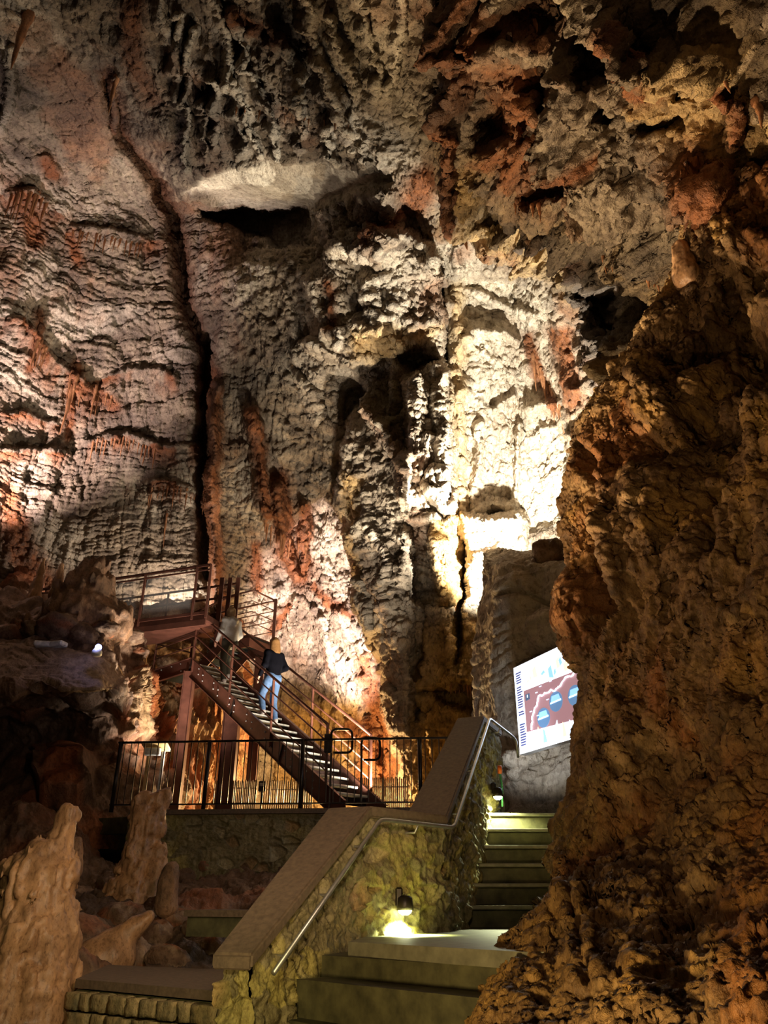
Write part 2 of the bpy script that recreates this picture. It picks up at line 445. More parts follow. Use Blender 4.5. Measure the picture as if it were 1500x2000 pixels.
# ------------------------------------------------------------------ the great back wall and vault
cols = [-420, -180, 0, 150, 300, 420, 500, 600, 690, 790, 880, 1000, 1100, 1250, 1450, 1750]
rows = [1760, 1600, 1420, 1200, 1050, 900, 700, 520, 410, 335, 220, 80, -120, -420]
T = [
 [15, 16, 17, 17, 17.5, 18.6, 19.5, 20, 18.5, 17, 17, 17, 16, 15, 13, 12],
 [15, 16, 17.5, 18, 18.2, 19, 20.5, 21, 19.5, 17.5, 17.2, 17, 16, 15, 13, 12],
 [15, 16.5, 18, 19, 19.5, 20, 21.5, 21.8, 20, 18, 17.5, 17.5, 16.5, 15, 13, 12],
 [15, 17, 18.5, 20, 20.5, 20.5, 21, 21.8, 20.2, 18.2, 17.8, 18, 17, 15, 13, 12],
 [15, 17, 19, 20.5, 21, 20.8, 20.8, 21, 20, 18.3, 18.2, 18.6, 17.5, 15, 13, 12],
 [16, 18, 19.5, 21, 21.5, 21, 20.8, 20.3, 19.8, 18.6, 18.6, 19.2, 18, 15.2, 13, 12],
 [17, 18.5, 20, 21.5, 22, 21.5, 21, 20, 19.3, 18.8, 19, 19.6, 18, 15, 12.5, 11],
 [17, 18.5, 20, 21.5, 22, 21.8, 21.2, 20, 19, 18.6, 18.8, 18.6, 16.5, 14, 11.5, 10],
 [17, 18.5, 20, 21.2, 21.8, 22.3, 22.3, 20.5, 19, 17.8, 17, 15.5, 14, 12.5, 10.5, 9],
 [17, 18.3, 19.5, 20.5, 20.6, 19.6, 18.8, 18.2, 17.2, 16.2, 15.2, 13.5, 12.4, 11, 9.8, 8.5],
 [16.5, 17.6, 18.5, 19, 18.8, 18.2, 17.6, 16.8, 16, 15, 13.8, 12.4, 11.5, 10.4, 9.2, 8],
 [16, 16.6, 17, 17.2, 17, 16.6, 16, 15.4, 14.6, 13.6, 12.6, 11.5, 10.8, 9.8, 8.6, 7.4],
 [14, 14.6, 15, 15, 14.8, 14.4, 14, 13.4, 12.8, 12, 11.2, 10.4, 9.8, 8.8, 7.6, 6.6],
 [11, 11, 11, 11, 11, 10.8, 10.5, 10, 9.6, 9.2, 8.8, 8.2, 7.8, 7.2, 6.4, 5.6],
]
T = np.array(T)[::1]
NR = 1150
W = Sheet(np.array(cols)[None, :], np.array(rows)[:, None], T, NR, NR)
P = W.base.astype(np.float32); X, Y = W.X, W.Y
wx = fbm(P*.45, 3, 3); wy = fbm(P*.45+31, 3, 4)
wx2 = fbm(P*1.6, 3, 5); wy2 = fbm(P*1.6+9, 3, 6)
Xw = X+wx*14+wx2*8; Yw = Y+wy*14+wy2*8
# which kind of stone stands where
rug = inside(Xw, Yw, [(880, -500), (890, 200), (870, 430), (1010, 480), (1100, 560), (1180, 760), (1300, 800), (1800, 800), (1800, -500)], 30)
vault = inside(Xw, Yw, [(-500, -500), (-500, 90), (250, 110), (330, 300), (400, 325), (600, 320), (760, 320), (880, 260), (890, -500)], 25)*(1-rug)
patch = inside(Xw, Yw, [(368, 372), (420, 338), (520, 318), (620, 316), (700, 330), (775, 322), (760, 350), (700, 372), (650, 388), (600, 402), (540, 404), (470, 396)], 8)
alcove = inside(Xw, Yw, [(497, 1600), (497, 1130), (512, 1075), (560, 1050), (600, 1000), (650, 960), (684, 1010), (690, 1130), (690, 1230), (742, 1250), (752, 1400), (785, 1490), (800, 1600)], 7)
recess = inside(Xw, Yw, [(868, 560), (905, 528), (1000, 545), (1085, 600), (1100, 760), (1120, 900), (1110, 1010), (1030, 1050), (1025, 1180), (960, 1340), (890, 1330), (885, 1000), (880, 700)], 12)
niche = inside(Xw, Yw, [(380, 400), (520, 404), (600, 402), (604, 470), (560, 480), (470, 460), (400, 430)], 9)
smooth = np.clip(patch+.35*niche, 0, 1)
left = 1-sstep(430, 520, Xw)
# strata, flutes, blocks, lumps
zz = P[..., 2]+.8*wx+.25*wx2
bandc = sstep(.42, 1.25, 0*zz+1)
def strata(z, per):
    f = z/per; fr = f-np.floor(f); idn = np.floor(f)
    hh = vn(np.stack([idn*3.7, P[..., 0]*.35, P[..., 1]*.35], -1), 40+int(per*10))
    return (sstep(0, .25, fr)*(1-sstep(.8, 1, fr)))*(.45+.55*hh)
st = .55*strata(zz, .62)+.3*strata(zz+.13*wx2, .23)
lump = ridged(P*.32, 5, 11, .55)
rough_n = fbm(sc3(P, 1.1, 1.1, .8), 6, 12, .58)
flute = ridged(sc3(P, 1.5, 1.5, .16), 4, 13, .5, rot=False)
flutef = ridged(sc3(P, 4.5, 4.5, .5), 3, 14, .5, rot=False)
w1, w2, wid = worley(sc3(P, 1.25, 1.25, .36)+.25*np.stack([wx, wy, wx2], -1), 5)
block = (wid-.5)*sstep(0, .12, w2-w1)
crack = 1-sstep(0, .09, w2-w1)
center = inside(Xw, Yw, [(560, 480), (600, 400), (780, 380), (880, 480), (890, 1000), (900, 1330), (790, 1450), (740, 1240), (690, 1000), (600, 800), (590, 640)], 30)
w5, w6, wid2 = worley(sc3(P, 1.9, 1.9, 2.4)+.25*np.stack([wx2, wx, wy], -1), 7)
d = .15*st*(1-rug*.8)*(1-vault*.6)*(1-.5*alcove)+.2*rough_n*(1+.8*rug-.5*left)+.26*lump*(.35+.65*rug+.2*center)+.16*(wid2-.5)*sstep(0, .1, w6-w5)*(center+.8*alcove+.6*recess*0)
d += .12*flute*(1-rug*.4)+.22*flute*vault+.05*flutef
d += .6*block*center+.12*block*(1-center)*(1-left)-.2*crack*center-.05*crack*(1-center)
# hanging knobbly vault on the right
kn = ridged(sc3(P, .55, .55, .42)+.5, 5, 21, .6)
hole = sstep(.25, .6, fbm(sc3(P, .5, .5, .5)+3, 3, 22))
d += rug*(.95*kn-1.1*hole)
w3, w4, _ = worley(sc3(P, 1.7, 1.7, .6), 9)
d += rug*.5*(.55-w3)
d = d*(1-.86*smooth)+.03*rough_n*smooth
dn = d; d = 0*d
# shapes surveyed one by one: (towards the hall is positive)
R = lambda pts, wd, h, tp=0.: ridge(Xw, Yw, pts, wd, h, tp)
B = lambda *a, **k: blob(Xw, Yw, *a, **k)
d -= 1.6*alcove
d += .35*alcove*block+.25*alcove*flute+.3*alcove*lump
d -= .8*recess; d += recess*(.22*lump+.18*rough_n)
d -= 2.2*niche*sstep(398, 412, Yw)
d -= R([(215, 150), (235, 260), (290, 330), (335, 420), (352, 520), (372, 610), (400, 700), (412, 800)], 15, .9)
d -= R([(408, 660), (404, 800), (398, 960), (402, 1120)], 10, .9)
d += R([(420, 760), (424, 880), (412, 1000), (424, 1100), (428, 1250)], 10, 1.0)
d += R([(318, 240), (370, 330), (420, 460), (470, 600), (520, 690)], 40, .5)
d += R([(495, 820), (515, 920), (525, 1000)], 12, .7)
d += R([(545, 960), (560, 1060), (580, 1120)], 14, .8, .5)
d += R([(600, 1000), (596, 1090)], 12, .9, .5)
# columns of the centre
d += 1.3*inside(Xw, Yw, [(692, 800), (735, 790), (790, 900), (800, 1150), (812, 1430), (760, 1420), (740, 1240), (700, 1180), (680, 1060), (672, 930)], 8)
d += 1.8*inside(Xw, Yw, [(800, 740), (868, 700), (884, 850), (892, 1020), (800, 1020), (775, 960)], 7)
d += 1.1*inside(Xw, Yw, [(848, 1022), (905, 1010), (908, 1120), (895, 1185), (868, 1180), (845, 1090)], 6)
d += 1.5*inside(Xw, Yw, [(905, 1010), (1030, 1000), (1032, 1080), (985, 1140), (962, 1250), (958, 1340), (892, 1330), (908, 1180)], 7)
d += .9*inside(Xw, Yw, [(800, 1180), (890, 1190), (895, 1330), (820, 1340)], 8)
d -= 1.2*inside(Xw, Yw, [(835, 1345), (960, 1345), (950, 1395), (870, 1380)], 6)
d += 1.2*inside(Xw, Yw, [(600, 560), (660, 480), (730, 440), (860, 480), (880, 600), (862, 700), (760, 690), (700, 720), (620, 690)], 10)
d += .9*inside(Xw, Yw, [(620, 400), (690, 370), (770, 350), (790, 470), (740, 520), (650, 500)], 10)
d -= 1.0*B(690, 790, 26, 48, 1.)
d -= 1.4*B(815, 700, 30, 26, 1.)
d -= R([(858, 500), (864, 560), (872, 640), (868, 760), (880, 900), (878, 980)], 6, 1.5)
d -= R([(826, 1180), (822, 1300), (820, 1400)], 5, 1.0)
d -= R([(908, 1060), (906, 1190), (890, 1300)], 5, 1.2)
d += R([(898, 480), (894, 620), (894, 760), (902, 1000)], 10, .45)
# ledges in the floodlit recess
for pts, wd, h in [([(905, 668), (930, 655), (975, 650), (1010, 668)], 9, .6), ([(930, 1000), (965, 982), (1010, 992)], 9, .6), ([(1040, 800), (1075, 790)], 12, .7),
                   ([(905, 560), (1000, 600), (1060, 610)], 6, .25), ([(900, 1000), (940, 1015), (1020, 1020)], 8, .6), ([(930, 830), (925, 990)], 5, .35), ([(1020, 830), (1010, 980)], 5, .35),
                   ([(930, 1090), (985, 1075), (1000, 1100)], 7, .5), ([(960, 800), (1000, 780)], 8, .4)]:
    d += R(pts, wd, h)
# arched ledges of the left wall, sharp above, fading below
def shelf(pts, h, fall, up=4):
    dd, a, sg = seg_d(Xw*.5+X*.5, Yw*.5+Y*.5, pts)
    below = sg < 0
    env = np.sin(np.clip(a, 0, 1)*math.pi)**.4
    return .55*h*env*np.where(below, np.exp(-(dd/fall)**1.3), np.exp(-(dd/up)**2))
SH = [([(168, 872), (205, 852), (250, 847), (290, 862), (318, 874), (398, 872)], .55, 30), ([(200, 738), (250, 722), (300, 722), (352, 745)], .3, 22), ([(215, 735), (262, 718), (318, 724), (350, 742)], .2, 12),
      ([(270, 948), (320, 940), (355, 950), (405, 962)], .5, 26), ([(-20, 880), (60, 878), (140, 884)], .5, 20), ([(0, 812), (50, 806), (110, 828)], .35, 18), ([(10, 625), (40, 630), (100, 700), (190, 770)], .5, 40),
      ([(130, 440), (200, 448), (290, 470)], .45, 30), ([(10, 372), (60, 365), (100, 400)], .6, 45), ([(60, 305), (90, 300), (118, 335)], .4, 20), ([(440, 880), (470, 870), (500, 885)], .3, 20),
      ([(1120, 720), (1180, 712)], .9, 14), ([(1110, 850), (1150, 848)], .9, 12), ([(1120, 760), (1160, 760)], .8, 16)]
for pts, h, fall in SH: d += shelf(pts, h, fall)
# curtains running down the vault
VR = [[(310, -20), (325, 60), (345, 130)], [(405, -20), (440, 90), (465, 190), (470, 300)], [(450, 20), (480, 110), (515, 190), (540, 260)], [(510, -20), (560, 90), (590, 180), (605, 250)], [(560, 60), (585, 130), (600, 200)],
      [(605, -30), (625, 80), (665, 180), (690, 245)], [(724, -30), (740, 60), (755, 180)], [(370, 60), (360, 160), (365, 260), (370, 330)], [(350, 20), (335, 110), (350, 200)], [(660, 30), (700, 120), (700, 180)], [(800, -20), (790, 90), (770, 180)], [(470, 160), (490, 240), (500, 310)],
      [(20, 90), (15, 180), (5, 250)], [(225, 150), (228, 255)], [(520, 200), (540, 310)], [(420, 150), (430, 280)], [(660, 240), (665, 310)], [(400, 190), (412, 300)]]
for q, pts in enumerate(VR): d += R(pts, 6+3*(q % 3 == 0)+(6 if q == 5 else 0), .55+.25*(q % 2))
d += R([(915, -40), (925, 120), (905, 260), (898, 400), (905, 440)], 20, 1.1, .4)
d -= R([(885, -40), (890, 120), (880, 200)], 16, 1.2)
# black hollows between the hanging rocks
for a in [(1195, 90, 60, 55, 1.8), (982, 245, 28, 42, 1.6), (972, 66, 16, 26, 1.0), (1085, 165, 26, 40, 1.4), (1100, 342, 60, 12, 1.1), (1010, 370, 60, 22, 1.0), (1370, 410, 26, 30, 1.5), (1250, 590, 80, 55, 1.8),
          (1190, 215, 14, 30, .8), (1400, 130, 40, 22, .9), (860, 90, 20, 90, 1.0), (1060, 420, 60, 16, .9), (1200, 600, 50, 50, 1.2), (1320, 220, 40, 18, .8), (1160, 560, 20, 20, .8)]:
    d -= B(*a[:4], a[4])
for a in [(1040, 300, 70, 40, 1.2, 20), (1130, 170, 30, 60, 1.0, 10), (1310, 60, 50, 90, 1.3, -15), (1430, 60, 70, 60, 1.0, 0), (1180, 450, 70, 45, .9, 10), (1420, 350, 80, 60, 1.3, 0), (1030, 80, 60, 40, .8, 0), (1210, 480, 34, 34, .8, 0),
          (1010, 440, 60, 30, .7, 0), (1130, 380, 60, 30, .6, 20), (1060, 200, 26, 50, .8, 20), (1480, 200, 14, 60, 1.0, 0)]:
    d += B(*a[:4], a[4], a[5])
Dv = EYE-W.base; Dv /= np.linalg.norm(Dv, axis=-1, keepdims=True)
W.P = W.P+W.N*dn[..., None]+Dv*d[..., None]
# finer grain over the new faces
W.normals(); Pn = W.P.astype(np.float32)
W.push((.08*fbm(Pn*2.6, 4, 61, .6)*(1-.4*left)+.05*(1-.5*left)*ridged(sc3(Pn, 3.4, 3.4, 2.2), 3, 62)+.065*strata(Pn[..., 2]+.5*wx+.12*wx2, .115)*(1-rug)*(.4+.6*left+.5*center)-.08*sstep(.25, .55, fbm(Pn*2.2+4, 3, 64))*(1-left*.5))*(1-.75*smooth)*(1+.35*rug))
W.normals(); Pn = W.P.astype(np.float32)
W.push((.022*ridged(Pn*8, 2, 65)+.015*fbm(Pn*17, 2, 66))*(1-.5*smooth))
# where the flowstone lies, with some shade and lamp glow painted in
rust = np.zeros(X.shape); pale = np.zeros(X.shape); och = np.zeros(X.shape); dark = np.zeros(X.shape)
def streak(pts, wd, top=1.): 
    global rust
    rust = np.maximum(rust, ridge(Xw, Yw, pts, wd, top))
fl = fbm(sc3(P, 2.2, 2.2, .14), 3, 71)
for pts, wd in [([(215, 150), (235, 260), (290, 330), (335, 420), (352, 520), (372, 610), (400, 700), (412, 800)], 20), ([(420, 740), (424, 880), (412, 1000), (424, 1100), (428, 1250)], 16),
                ([(495, 820), (515, 920), (530, 1000)], 14), ([(545, 940), (565, 1060), (590, 1120)], 26), ([(600, 1000), (600, 1100)], 14), ([(690, 1430), (740, 1420), (760, 1500)], 30), ([(720, 1290), (735, 1400), (720, 1520)], 24),
                ([(915, -40), (925, 120), (905, 260), (898, 420)], 20), ([(1290, 0), (1300, 100), (1345, 150)], 26), ([(1400, 300), (1440, 380)], 55), ([(1480, 120), (1490, 240)], 18), ([(1480, 320), (1450, 400)], 40),
                ([(1040, 660), (1060, 730), (1085, 800)], 14), ([(260, -20), (265, 120), (310, 190)], 22), ([(10, 960), (40, 1080), (90, 1150)], 30), ([(75, 620), (60, 720)], 14), ([(150, 720), (135, 850)], 12), ([(40, 380), (60, 470)], 26),
                ([(135, 460), (150, 520)], 14), ([(90, 310), (100, 335)], 18), ([(450, 30), (560, 60)], 20), ([(1000, 20), (960, 90)], 20), ([(770, 420), (720, 480)], 18), ([(640, 560), (655, 640)], 12), ([(830, 340), (800, 400)], 30), ([(1100, 650), (1130, 780)], 26),
                ([(500, 1060), (505, 1150)], 12), ([(620, 1140), (660, 1180), (690, 1200)], 12), ([(560, 1180), (530, 1230)], 10), ([(1180, 300), (1060, 350)], 14), ([(160, 760), (200, 770), (230, 800)], 14)]:
    streak(pts, wd)
for pts in VR: pale = np.maximum(pale, ridge(Xw, Yw, pts, 9, .8))
for pts, h, fall in SH[:11]:                      # rust fringes under the shelves
    dd, a, sg = seg_d(Xw, Yw, pts)
    rust = np.maximum(rust, np.where(sg < 0, np.clip(1.1-dd/(fall*1.6), 0, 1), 0)*sstep(-.25, .35, fl)*.85)
rust = np.maximum(rust, .75*sstep(.12, .5, fbm(sc3(P, .9, .9, .22)+5, 4, 72))*(1-smooth)*(1-.7*recess)*(.6+.4*rug))
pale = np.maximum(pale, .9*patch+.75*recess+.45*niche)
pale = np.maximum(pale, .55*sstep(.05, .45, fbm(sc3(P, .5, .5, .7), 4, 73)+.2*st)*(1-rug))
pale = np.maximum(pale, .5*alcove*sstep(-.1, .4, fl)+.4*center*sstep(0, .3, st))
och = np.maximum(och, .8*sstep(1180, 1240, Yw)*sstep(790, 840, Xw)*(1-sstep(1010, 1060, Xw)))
och = np.maximum(och, .75*inside(Xw, Yw, [(845, 1020), (905, 1010), (908, 1190), (860, 1190)], 12)+.6*inside(Xw, Yw, [(560, 1390), (700, 1370), (720, 1600), (500, 1600)], 20)+.5*R([(895, 560), (890, 780), (905, 1010)], 16, 1))  # alcove foot: the warm lamp's glow put into the colour
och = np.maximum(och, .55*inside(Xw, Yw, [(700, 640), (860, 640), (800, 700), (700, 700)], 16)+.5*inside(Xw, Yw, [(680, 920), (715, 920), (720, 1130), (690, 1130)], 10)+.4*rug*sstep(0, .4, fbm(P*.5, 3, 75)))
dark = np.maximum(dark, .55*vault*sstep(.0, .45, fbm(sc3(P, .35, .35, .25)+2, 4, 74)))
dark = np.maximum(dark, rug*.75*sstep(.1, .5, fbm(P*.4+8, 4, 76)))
dark = np.maximum(dark, .6*inside(Xw, Yw, [(1180, 520), (1340, 520), (1300, 640), (1200, 800), (1150, 700)], 20)+.5*B(240, 120, 90, 120, 1.)+.5*inside(Xw, Yw, [(500, 0), (610, 30), (640, 150), (560, 130), (500, 90)], 15)+.5*inside(Xw, Yw, [(690, 1060), (800, 1060), (820, 1180), (700, 1190)], 15))  # dark in the hollow and on the dim centre columns: shade put in colour
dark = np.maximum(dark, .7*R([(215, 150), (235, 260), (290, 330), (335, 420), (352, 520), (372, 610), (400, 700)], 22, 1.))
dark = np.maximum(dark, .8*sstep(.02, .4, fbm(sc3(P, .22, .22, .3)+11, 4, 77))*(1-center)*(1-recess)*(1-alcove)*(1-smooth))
rust = np.clip(rust*1.25, 0, 1)
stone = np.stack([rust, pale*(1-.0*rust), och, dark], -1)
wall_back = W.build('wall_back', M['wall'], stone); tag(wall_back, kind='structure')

# ------------------------------------------------------------------ the near rock on the right
rows = [2200, 2000, 1930, 1850, 1740, 1680, 1560, 1440, 1340, 1250, 1100, 1000, 900, 840, 780, 720, 650, 560, 500, 440, 380, 300]
edge_y = list(rows)
edge_x = [850, 918, 948, 1005, 1082, 1096, 1116, 1136, 1144, 1104, 1104, 1104, 1118, 1134, 1182, 1214, 1262, 1318, 1342, 1360, 1400, 1450]
edge_t = [2.4, 2.9, 3.2, 3.7, 4.7, 5.3, 5.9, 6.3, 6.6, 7.0, 7.4, 7.7, 8.0, 8.2, 8.3, 8.4, 8.6, 8.8, 9.0, 9.2, 9.4, 9.8]
n = len(rows); PXc, PYc, Tc = [], [], []
for i in range(n):
    ex, et, y = edge_x[i], edge_t[i], rows[i]
    k = i/(n-1)
    xs = [ex+60+60*k, ex+18, ex, ex+28, ex+95, ex+230, ex+420, ex+720]
    ts = [et+1.9, et+.9, et+.35, et-.05, et*.93, et*.82, et*.70, et*.55]
    PXc.append(xs); PYc.append([y]*8); Tc.append(ts)
N_ = Sheet(PXc, PYc, Tc, 1050, 620, True)
P = N_.base.astype(np.float32); X, Y = N_.X, N_.Y
wx = fbm(P*1.1, 3, 103); wy = fbm(P*1.1+31, 3, 104); wx2 = fbm(P*4, 3, 105)
Xw = X+wx*16+wx2*6; Yw = Y+wy*16
sv = .085*ridged(sc3(P, 1.5, 1.5, .8)+.3*wx[..., None], 4, 110, .55, rot=False)+.2*fbm(sc3(P, 1.1, 1.1, .8), 5, 111, .55)
sv += .055*ridged(sc3(P, 6, 6, 2.6), 4, 112, .6)+.03*fbm(sc3(P, 16, 16, 9), 3, 113, .6)
w1, w2, wid = worley(sc3(P, 3.0, 3.0, 1.7)+.25*np.stack([wx, wy, wx2], -1), 115)
sv += .10*(.5-w1)
w1, w2, wid = worley(sc3(P, 9, 9, 5.5)+.3*np.stack([wx2, wy, wx], -1), 117)
sv += .045*(.55-w1)
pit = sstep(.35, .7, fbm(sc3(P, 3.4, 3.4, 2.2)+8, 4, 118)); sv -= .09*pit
R = lambda pts, wd, h, tp=0.: ridge(Xw, Yw, pts, wd, h, tp)
B = lambda *a, **k: blob(Xw, Yw, *a, **k)
# the dark recess between the back edge and the swelling front
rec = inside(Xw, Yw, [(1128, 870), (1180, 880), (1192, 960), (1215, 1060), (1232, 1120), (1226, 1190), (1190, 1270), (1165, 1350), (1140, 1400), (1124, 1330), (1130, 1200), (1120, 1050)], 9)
sv -= .8*rec*sstep(.25, .33, np.linspace(0, 1, N_.nc)[None, :])*(1-.6*sstep(1260, 1330, Y))
sv += R([(1190, 900), (1198, 990), (1218, 1060), (1240, 1120), (1226, 1180), (1190, 1270), (1160, 1370)], 18, .16)
_, _, DEP = proj(P); HS = np.clip(DEP/8, .35, 1.1)
for pts, wd, h in [([(1104, 1690), (1112, 1780), (1124, 1860), (1134, 1930)], 8, .34), ([(1146, 1700), (1140, 1790), (1158, 1880), (1176, 1920)], 9, .38), ([(1250, 1780), (1240, 1870), (1250, 1960)], 14, .18), ([(1300, 1760), (1270, 1860)], 22, .14),
                   ([(1420, 1250), (1340, 1330), (1290, 1420)], 30, .16), ([(1170, 1290), (1210, 1400), (1190, 1500)], 16, .1), ([(1285, 1230), (1260, 1400)], 18, .12), ([(1500, 1780), (1450, 1860), (1440, 1980)], 40, .2),
                   ([(1130, 1000), (1128, 1200)], 10, .1), ([(1360, 470), (1340, 560), (1270, 660), (1215, 740), (1150, 850)], 12, .18), ([(1440, 1100), (1400, 1200)], 24, .12), ([(1230, 1480), (1250, 1560)], 14, .1),
                   ([(1010, 1870), (985, 1960)], 12, .07), ([(1060, 1830), (1040, 1920)], 12, .1), ([(1220, 1640), (1225, 1760)], 10, .1), ([(1350, 1620), (1400, 1560), (1470, 1540)], 22, .1)]: sv += R(pts, wd*1.7, h*.55*HS)
for pts, wd, h in [([(1124, 1700), (1128, 1780), (1146, 1880), (1165, 1920)], 8, .22), ([(1330, 1740), (1320, 1900)], 24, .22), ([(1185, 1300), (1180, 1360)], 12, .15), ([(1250, 1490), (1240, 1540)], 10, .16), ([(1380, 1480), (1370, 1620)], 18, .12),
                   ([(1440, 580), (1420, 700)], 26, .3), ([(1370, 560), (1330, 700)], 22, .35), ([(1460, 650), (1500, 720)], 26, .3), ([(1280, 860), (1350, 900)], 26, .2), ([(1380, 990), (1390, 1080)], 14, .25), ([(1300, 1250), (1240, 1370)], 10, .12), ([(1020, 1920), (1060, 1960), (1090, 1900)], 14, .16)]: sv -= R(pts, wd*1.5, h*.8*HS)
calm = 1-.75*sstep(1215, 1250, Y)*(1-sstep(1560, 1620, Y))*(1-sstep(1150, 1200, X))
up_ = sstep(3.2, 5.5, DEP)
w1, w2, wid = worley(sc3(P, 1.5, 1.5, .75)+.3*np.stack([wx, wy, wx2], -1), 131)
sv += up_*(.22*(.55-w1)+.12*ridged(sc3(P, 2.4, 2.4, .8), 3, 132, rot=False)-.22*sstep(.25, .55, fbm(sc3(P, .9, .9, .6)+3, 3, 133)))
uu = np.linspace(0, 1, N_.nc)[None, :]
sv = sv*np.clip(DEP/5, .55, 1.7)*calm*(.38+.62*sstep(10, 110, X-np.interp(Y, edge_y[::-1], edge_x[::-1])))
N_.push(sv); N_.normals()
Q = N_.P.astype(np.float32)
N_.push(np.clip(DEP/6, .4, 1.3)*(.05*ridged(sc3(Q, 4.2, 4.2, 2.4), 4, 141, .6)+.045*fbm(sc3(Q, 3, 3, 2), 3, 142)-.06*sstep(.22, .5, fbm(sc3(Q, 5, 5, 3.4)+3, 3, 143)))); N_.normals()
N_.push(.022*fbm(N_.P.astype(np.float32)*14, 3, 120, .6)+.014*ridged(N_.P.astype(np.float32)*26, 2, 121)-.02*sstep(.2, .5, fbm(sc3(N_.P.astype(np.float32), 11, 11, 8), 3, 126)))
rust = .8*sstep(.12, .5, fbm(sc3(P, .9, .9, .5)+2, 4, 122)); rust = np.maximum(rust, R([(1310, 1290), (1290, 1380), (1330, 1440)], 26, .9)); rust = np.maximum(rust, .7*inside(Xw, Yw, [(1400, 1760), (1600, 1600), (1600, 2100), (1440, 2100)], 40))
rust = np.maximum(rust, .8*B(1410, 1360, 20, 30, 1.))
och = .6*sstep(.0, .4, fbm(P*1.3+4, 4, 123))*sstep(1500, 1900, Yw)+.5*sstep(.15, .4, fbm(P*2.0+4, 4, 125)); dark = .75*pit+.35*rec  # ochre low down, dark pits and recess: light and shade put in colour
pale = R([(1360, 440), (1345, 540), (1270, 650), (1215, 730), (1150, 850)], 16, .8)*sstep(-.3, .2, wx2); pale = np.maximum(pale, B(1238, 1505, 12, 26, .8)); pale = np.maximum(pale, .5*sstep(.2, .5, fbm(P*3+9, 4, 124)))  # pale ridge line: its lit left faces put into the colour
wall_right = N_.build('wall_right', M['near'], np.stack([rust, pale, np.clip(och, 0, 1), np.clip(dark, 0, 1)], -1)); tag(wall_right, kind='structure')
# ------------------------------------------------------------------ bedrock at the left: slab, overhang, drapery
rows = [1184, 1194, 1206, 1225, 1250, 1300, 1345, 1362, 1400, 1470, 1540, 1600, 1660]
cx = [-300, -80, 40, 120, 200, 262, 292, 360, 415, 450, 475]
Tl = [
 [19, 19, 19, 19, 19, 19, 19, 19.5, 20, 21, 22],
 [18.5, 18.4, 18.3, 18.2, 18.2, 18.3, 18.6, 19, 19.5, 21, 22],
 [17, 16.5, 16.2, 16, 16, 17.4, 18.5, 19, 19.5, 20.5, 22],
 [15.5, 15.2, 15, 15, 15, 16.8, 18.2, 18.8, 19.3, 20, 21.5],
 [14.6, 14.4, 14.2, 14.2, 14.4, 16.4, 17.9, 18.5, 19, 19.6, 21],
 [13.6, 13.4, 13.2, 13.1, 13.5, 16.6, 18.7, 19, 19.2, 19.3, 20.5],
 [12.9, 12.6, 12.4, 12.4, 12.6, 14.6, 18, 18.8, 19, 19, 20],
 [13.6, 13.4, 13.3, 13.3, 13.4, 14.4, 17.4, 18.4, 18.8, 18.8, 19.8],
 [14.6, 14.4, 14.2, 14.2, 14.1, 14.4, 16.9, 18, 18.5, 18.6, 19.5],
 [14.6, 14.4, 14.2, 14.0, 13.8, 14.2, 15.9, 17, 17.8, 18.4, 19.2],
 [13.8, 13.6, 13.4, 13.2, 13.2, 13.6, 14.5, 16.6, 17.6, 18.2, 19],
 [12.8, 12.6, 12.5, 12.5, 12.8, 13.4, 14.5, 16.6, 17.6, 18.2, 19],
 [12.5, 12.4, 12.4, 12.4, 12.6, 13.4, 14.5, 16.6, 17.6, 18.2, 19]]
PYL = np.array(rows, float)[:, None]+np.zeros(11)[None, :]; PYL[:3, :3] -= np.array([70, 45, 20])[:, None]
L_ = Sheet(np.array(cx)[None, :], PYL, np.array(Tl), 420, 560)
P = L_.base.astype(np.float32); X, Y = L_.X, L_.Y
wx = fbm(P*.9, 3, 203); wy = fbm(P*.9+31, 3, 204)
Xw = X+wx*10; Yw = Y+wy*10
drap = inside(Xw, Yw, [(215, 1350), (260, 1310), (330, 1290), (600, 1290), (600, 1700), (300, 1700), (285, 1450), (240, 1430)], 10)
slab = inside(Xw, Yw, [(-400, 1258), (60, 1252), (140, 1262), (230, 1290), (250, 1330), (170, 1360), (90, 1335), (-400, 1330)], 8)
w1, w2, wid = worley(sc3(P, 1.6, 1.6, 1.6)+.2*wx[..., None], 206)
d = .34*(.5-w1)*(1-drap)*(1-slab)+.22*fbm(P*1.0, 5, 207)*(1-.7*slab)+.09*ridged(P*2.4, 4, 208)*(1-.6*slab)
d += drap*(.28*ridged(sc3(P, 2.6, 2.6, .2), 3, 209, rot=False)+.1*ridged(sc3(P, 8, 8, .6), 2, 210, rot=False))
d += slab*.05*strata(P[..., 2]*1+.5*wx, .16)
d += .5*inside(Xw, Yw, [(85, 1480), (150, 1470), (190, 1475), (180, 1560), (150, 1580), (80, 1575)], 5)
L_.push(d); L_.normals(); L_.push(.03*fbm(L_.P.astype(np.float32)*6, 4, 211))
rust = .6*sstep(.1, .5, fbm(P*.8, 4, 212))*(1-slab); rust = np.maximum(rust, .8*inside(Xw, Yw, [(120, 1475), (190, 1475), (150, 1575), (85, 1575)], 10)); rust = np.maximum(rust, drap*.8*sstep(0, .4, fbm(sc3(P, 2, 2, .15), 3, 213)))
pale = .45*slab+.55*drap*sstep(-.1, .4, fbm(sc3(P, 3, 3, .15)+7, 3, 214)); och = .5*drap*sstep(0, .4, fbm(sc3(P, 1.6, 1.6, .15)+3, 3, 215)); dark = .5*inside(Xw, Yw, [(-400, 1350), (200, 1370), (220, 1460), (100, 1480), (-400, 1560)], 20)  # pale slab top, dark under the overhang: light and shade put in colour
wall_left = L_.build('wall_left', M['mid'], np.stack([rust, pale, och, dark], -1)); tag(wall_left, kind='structure')
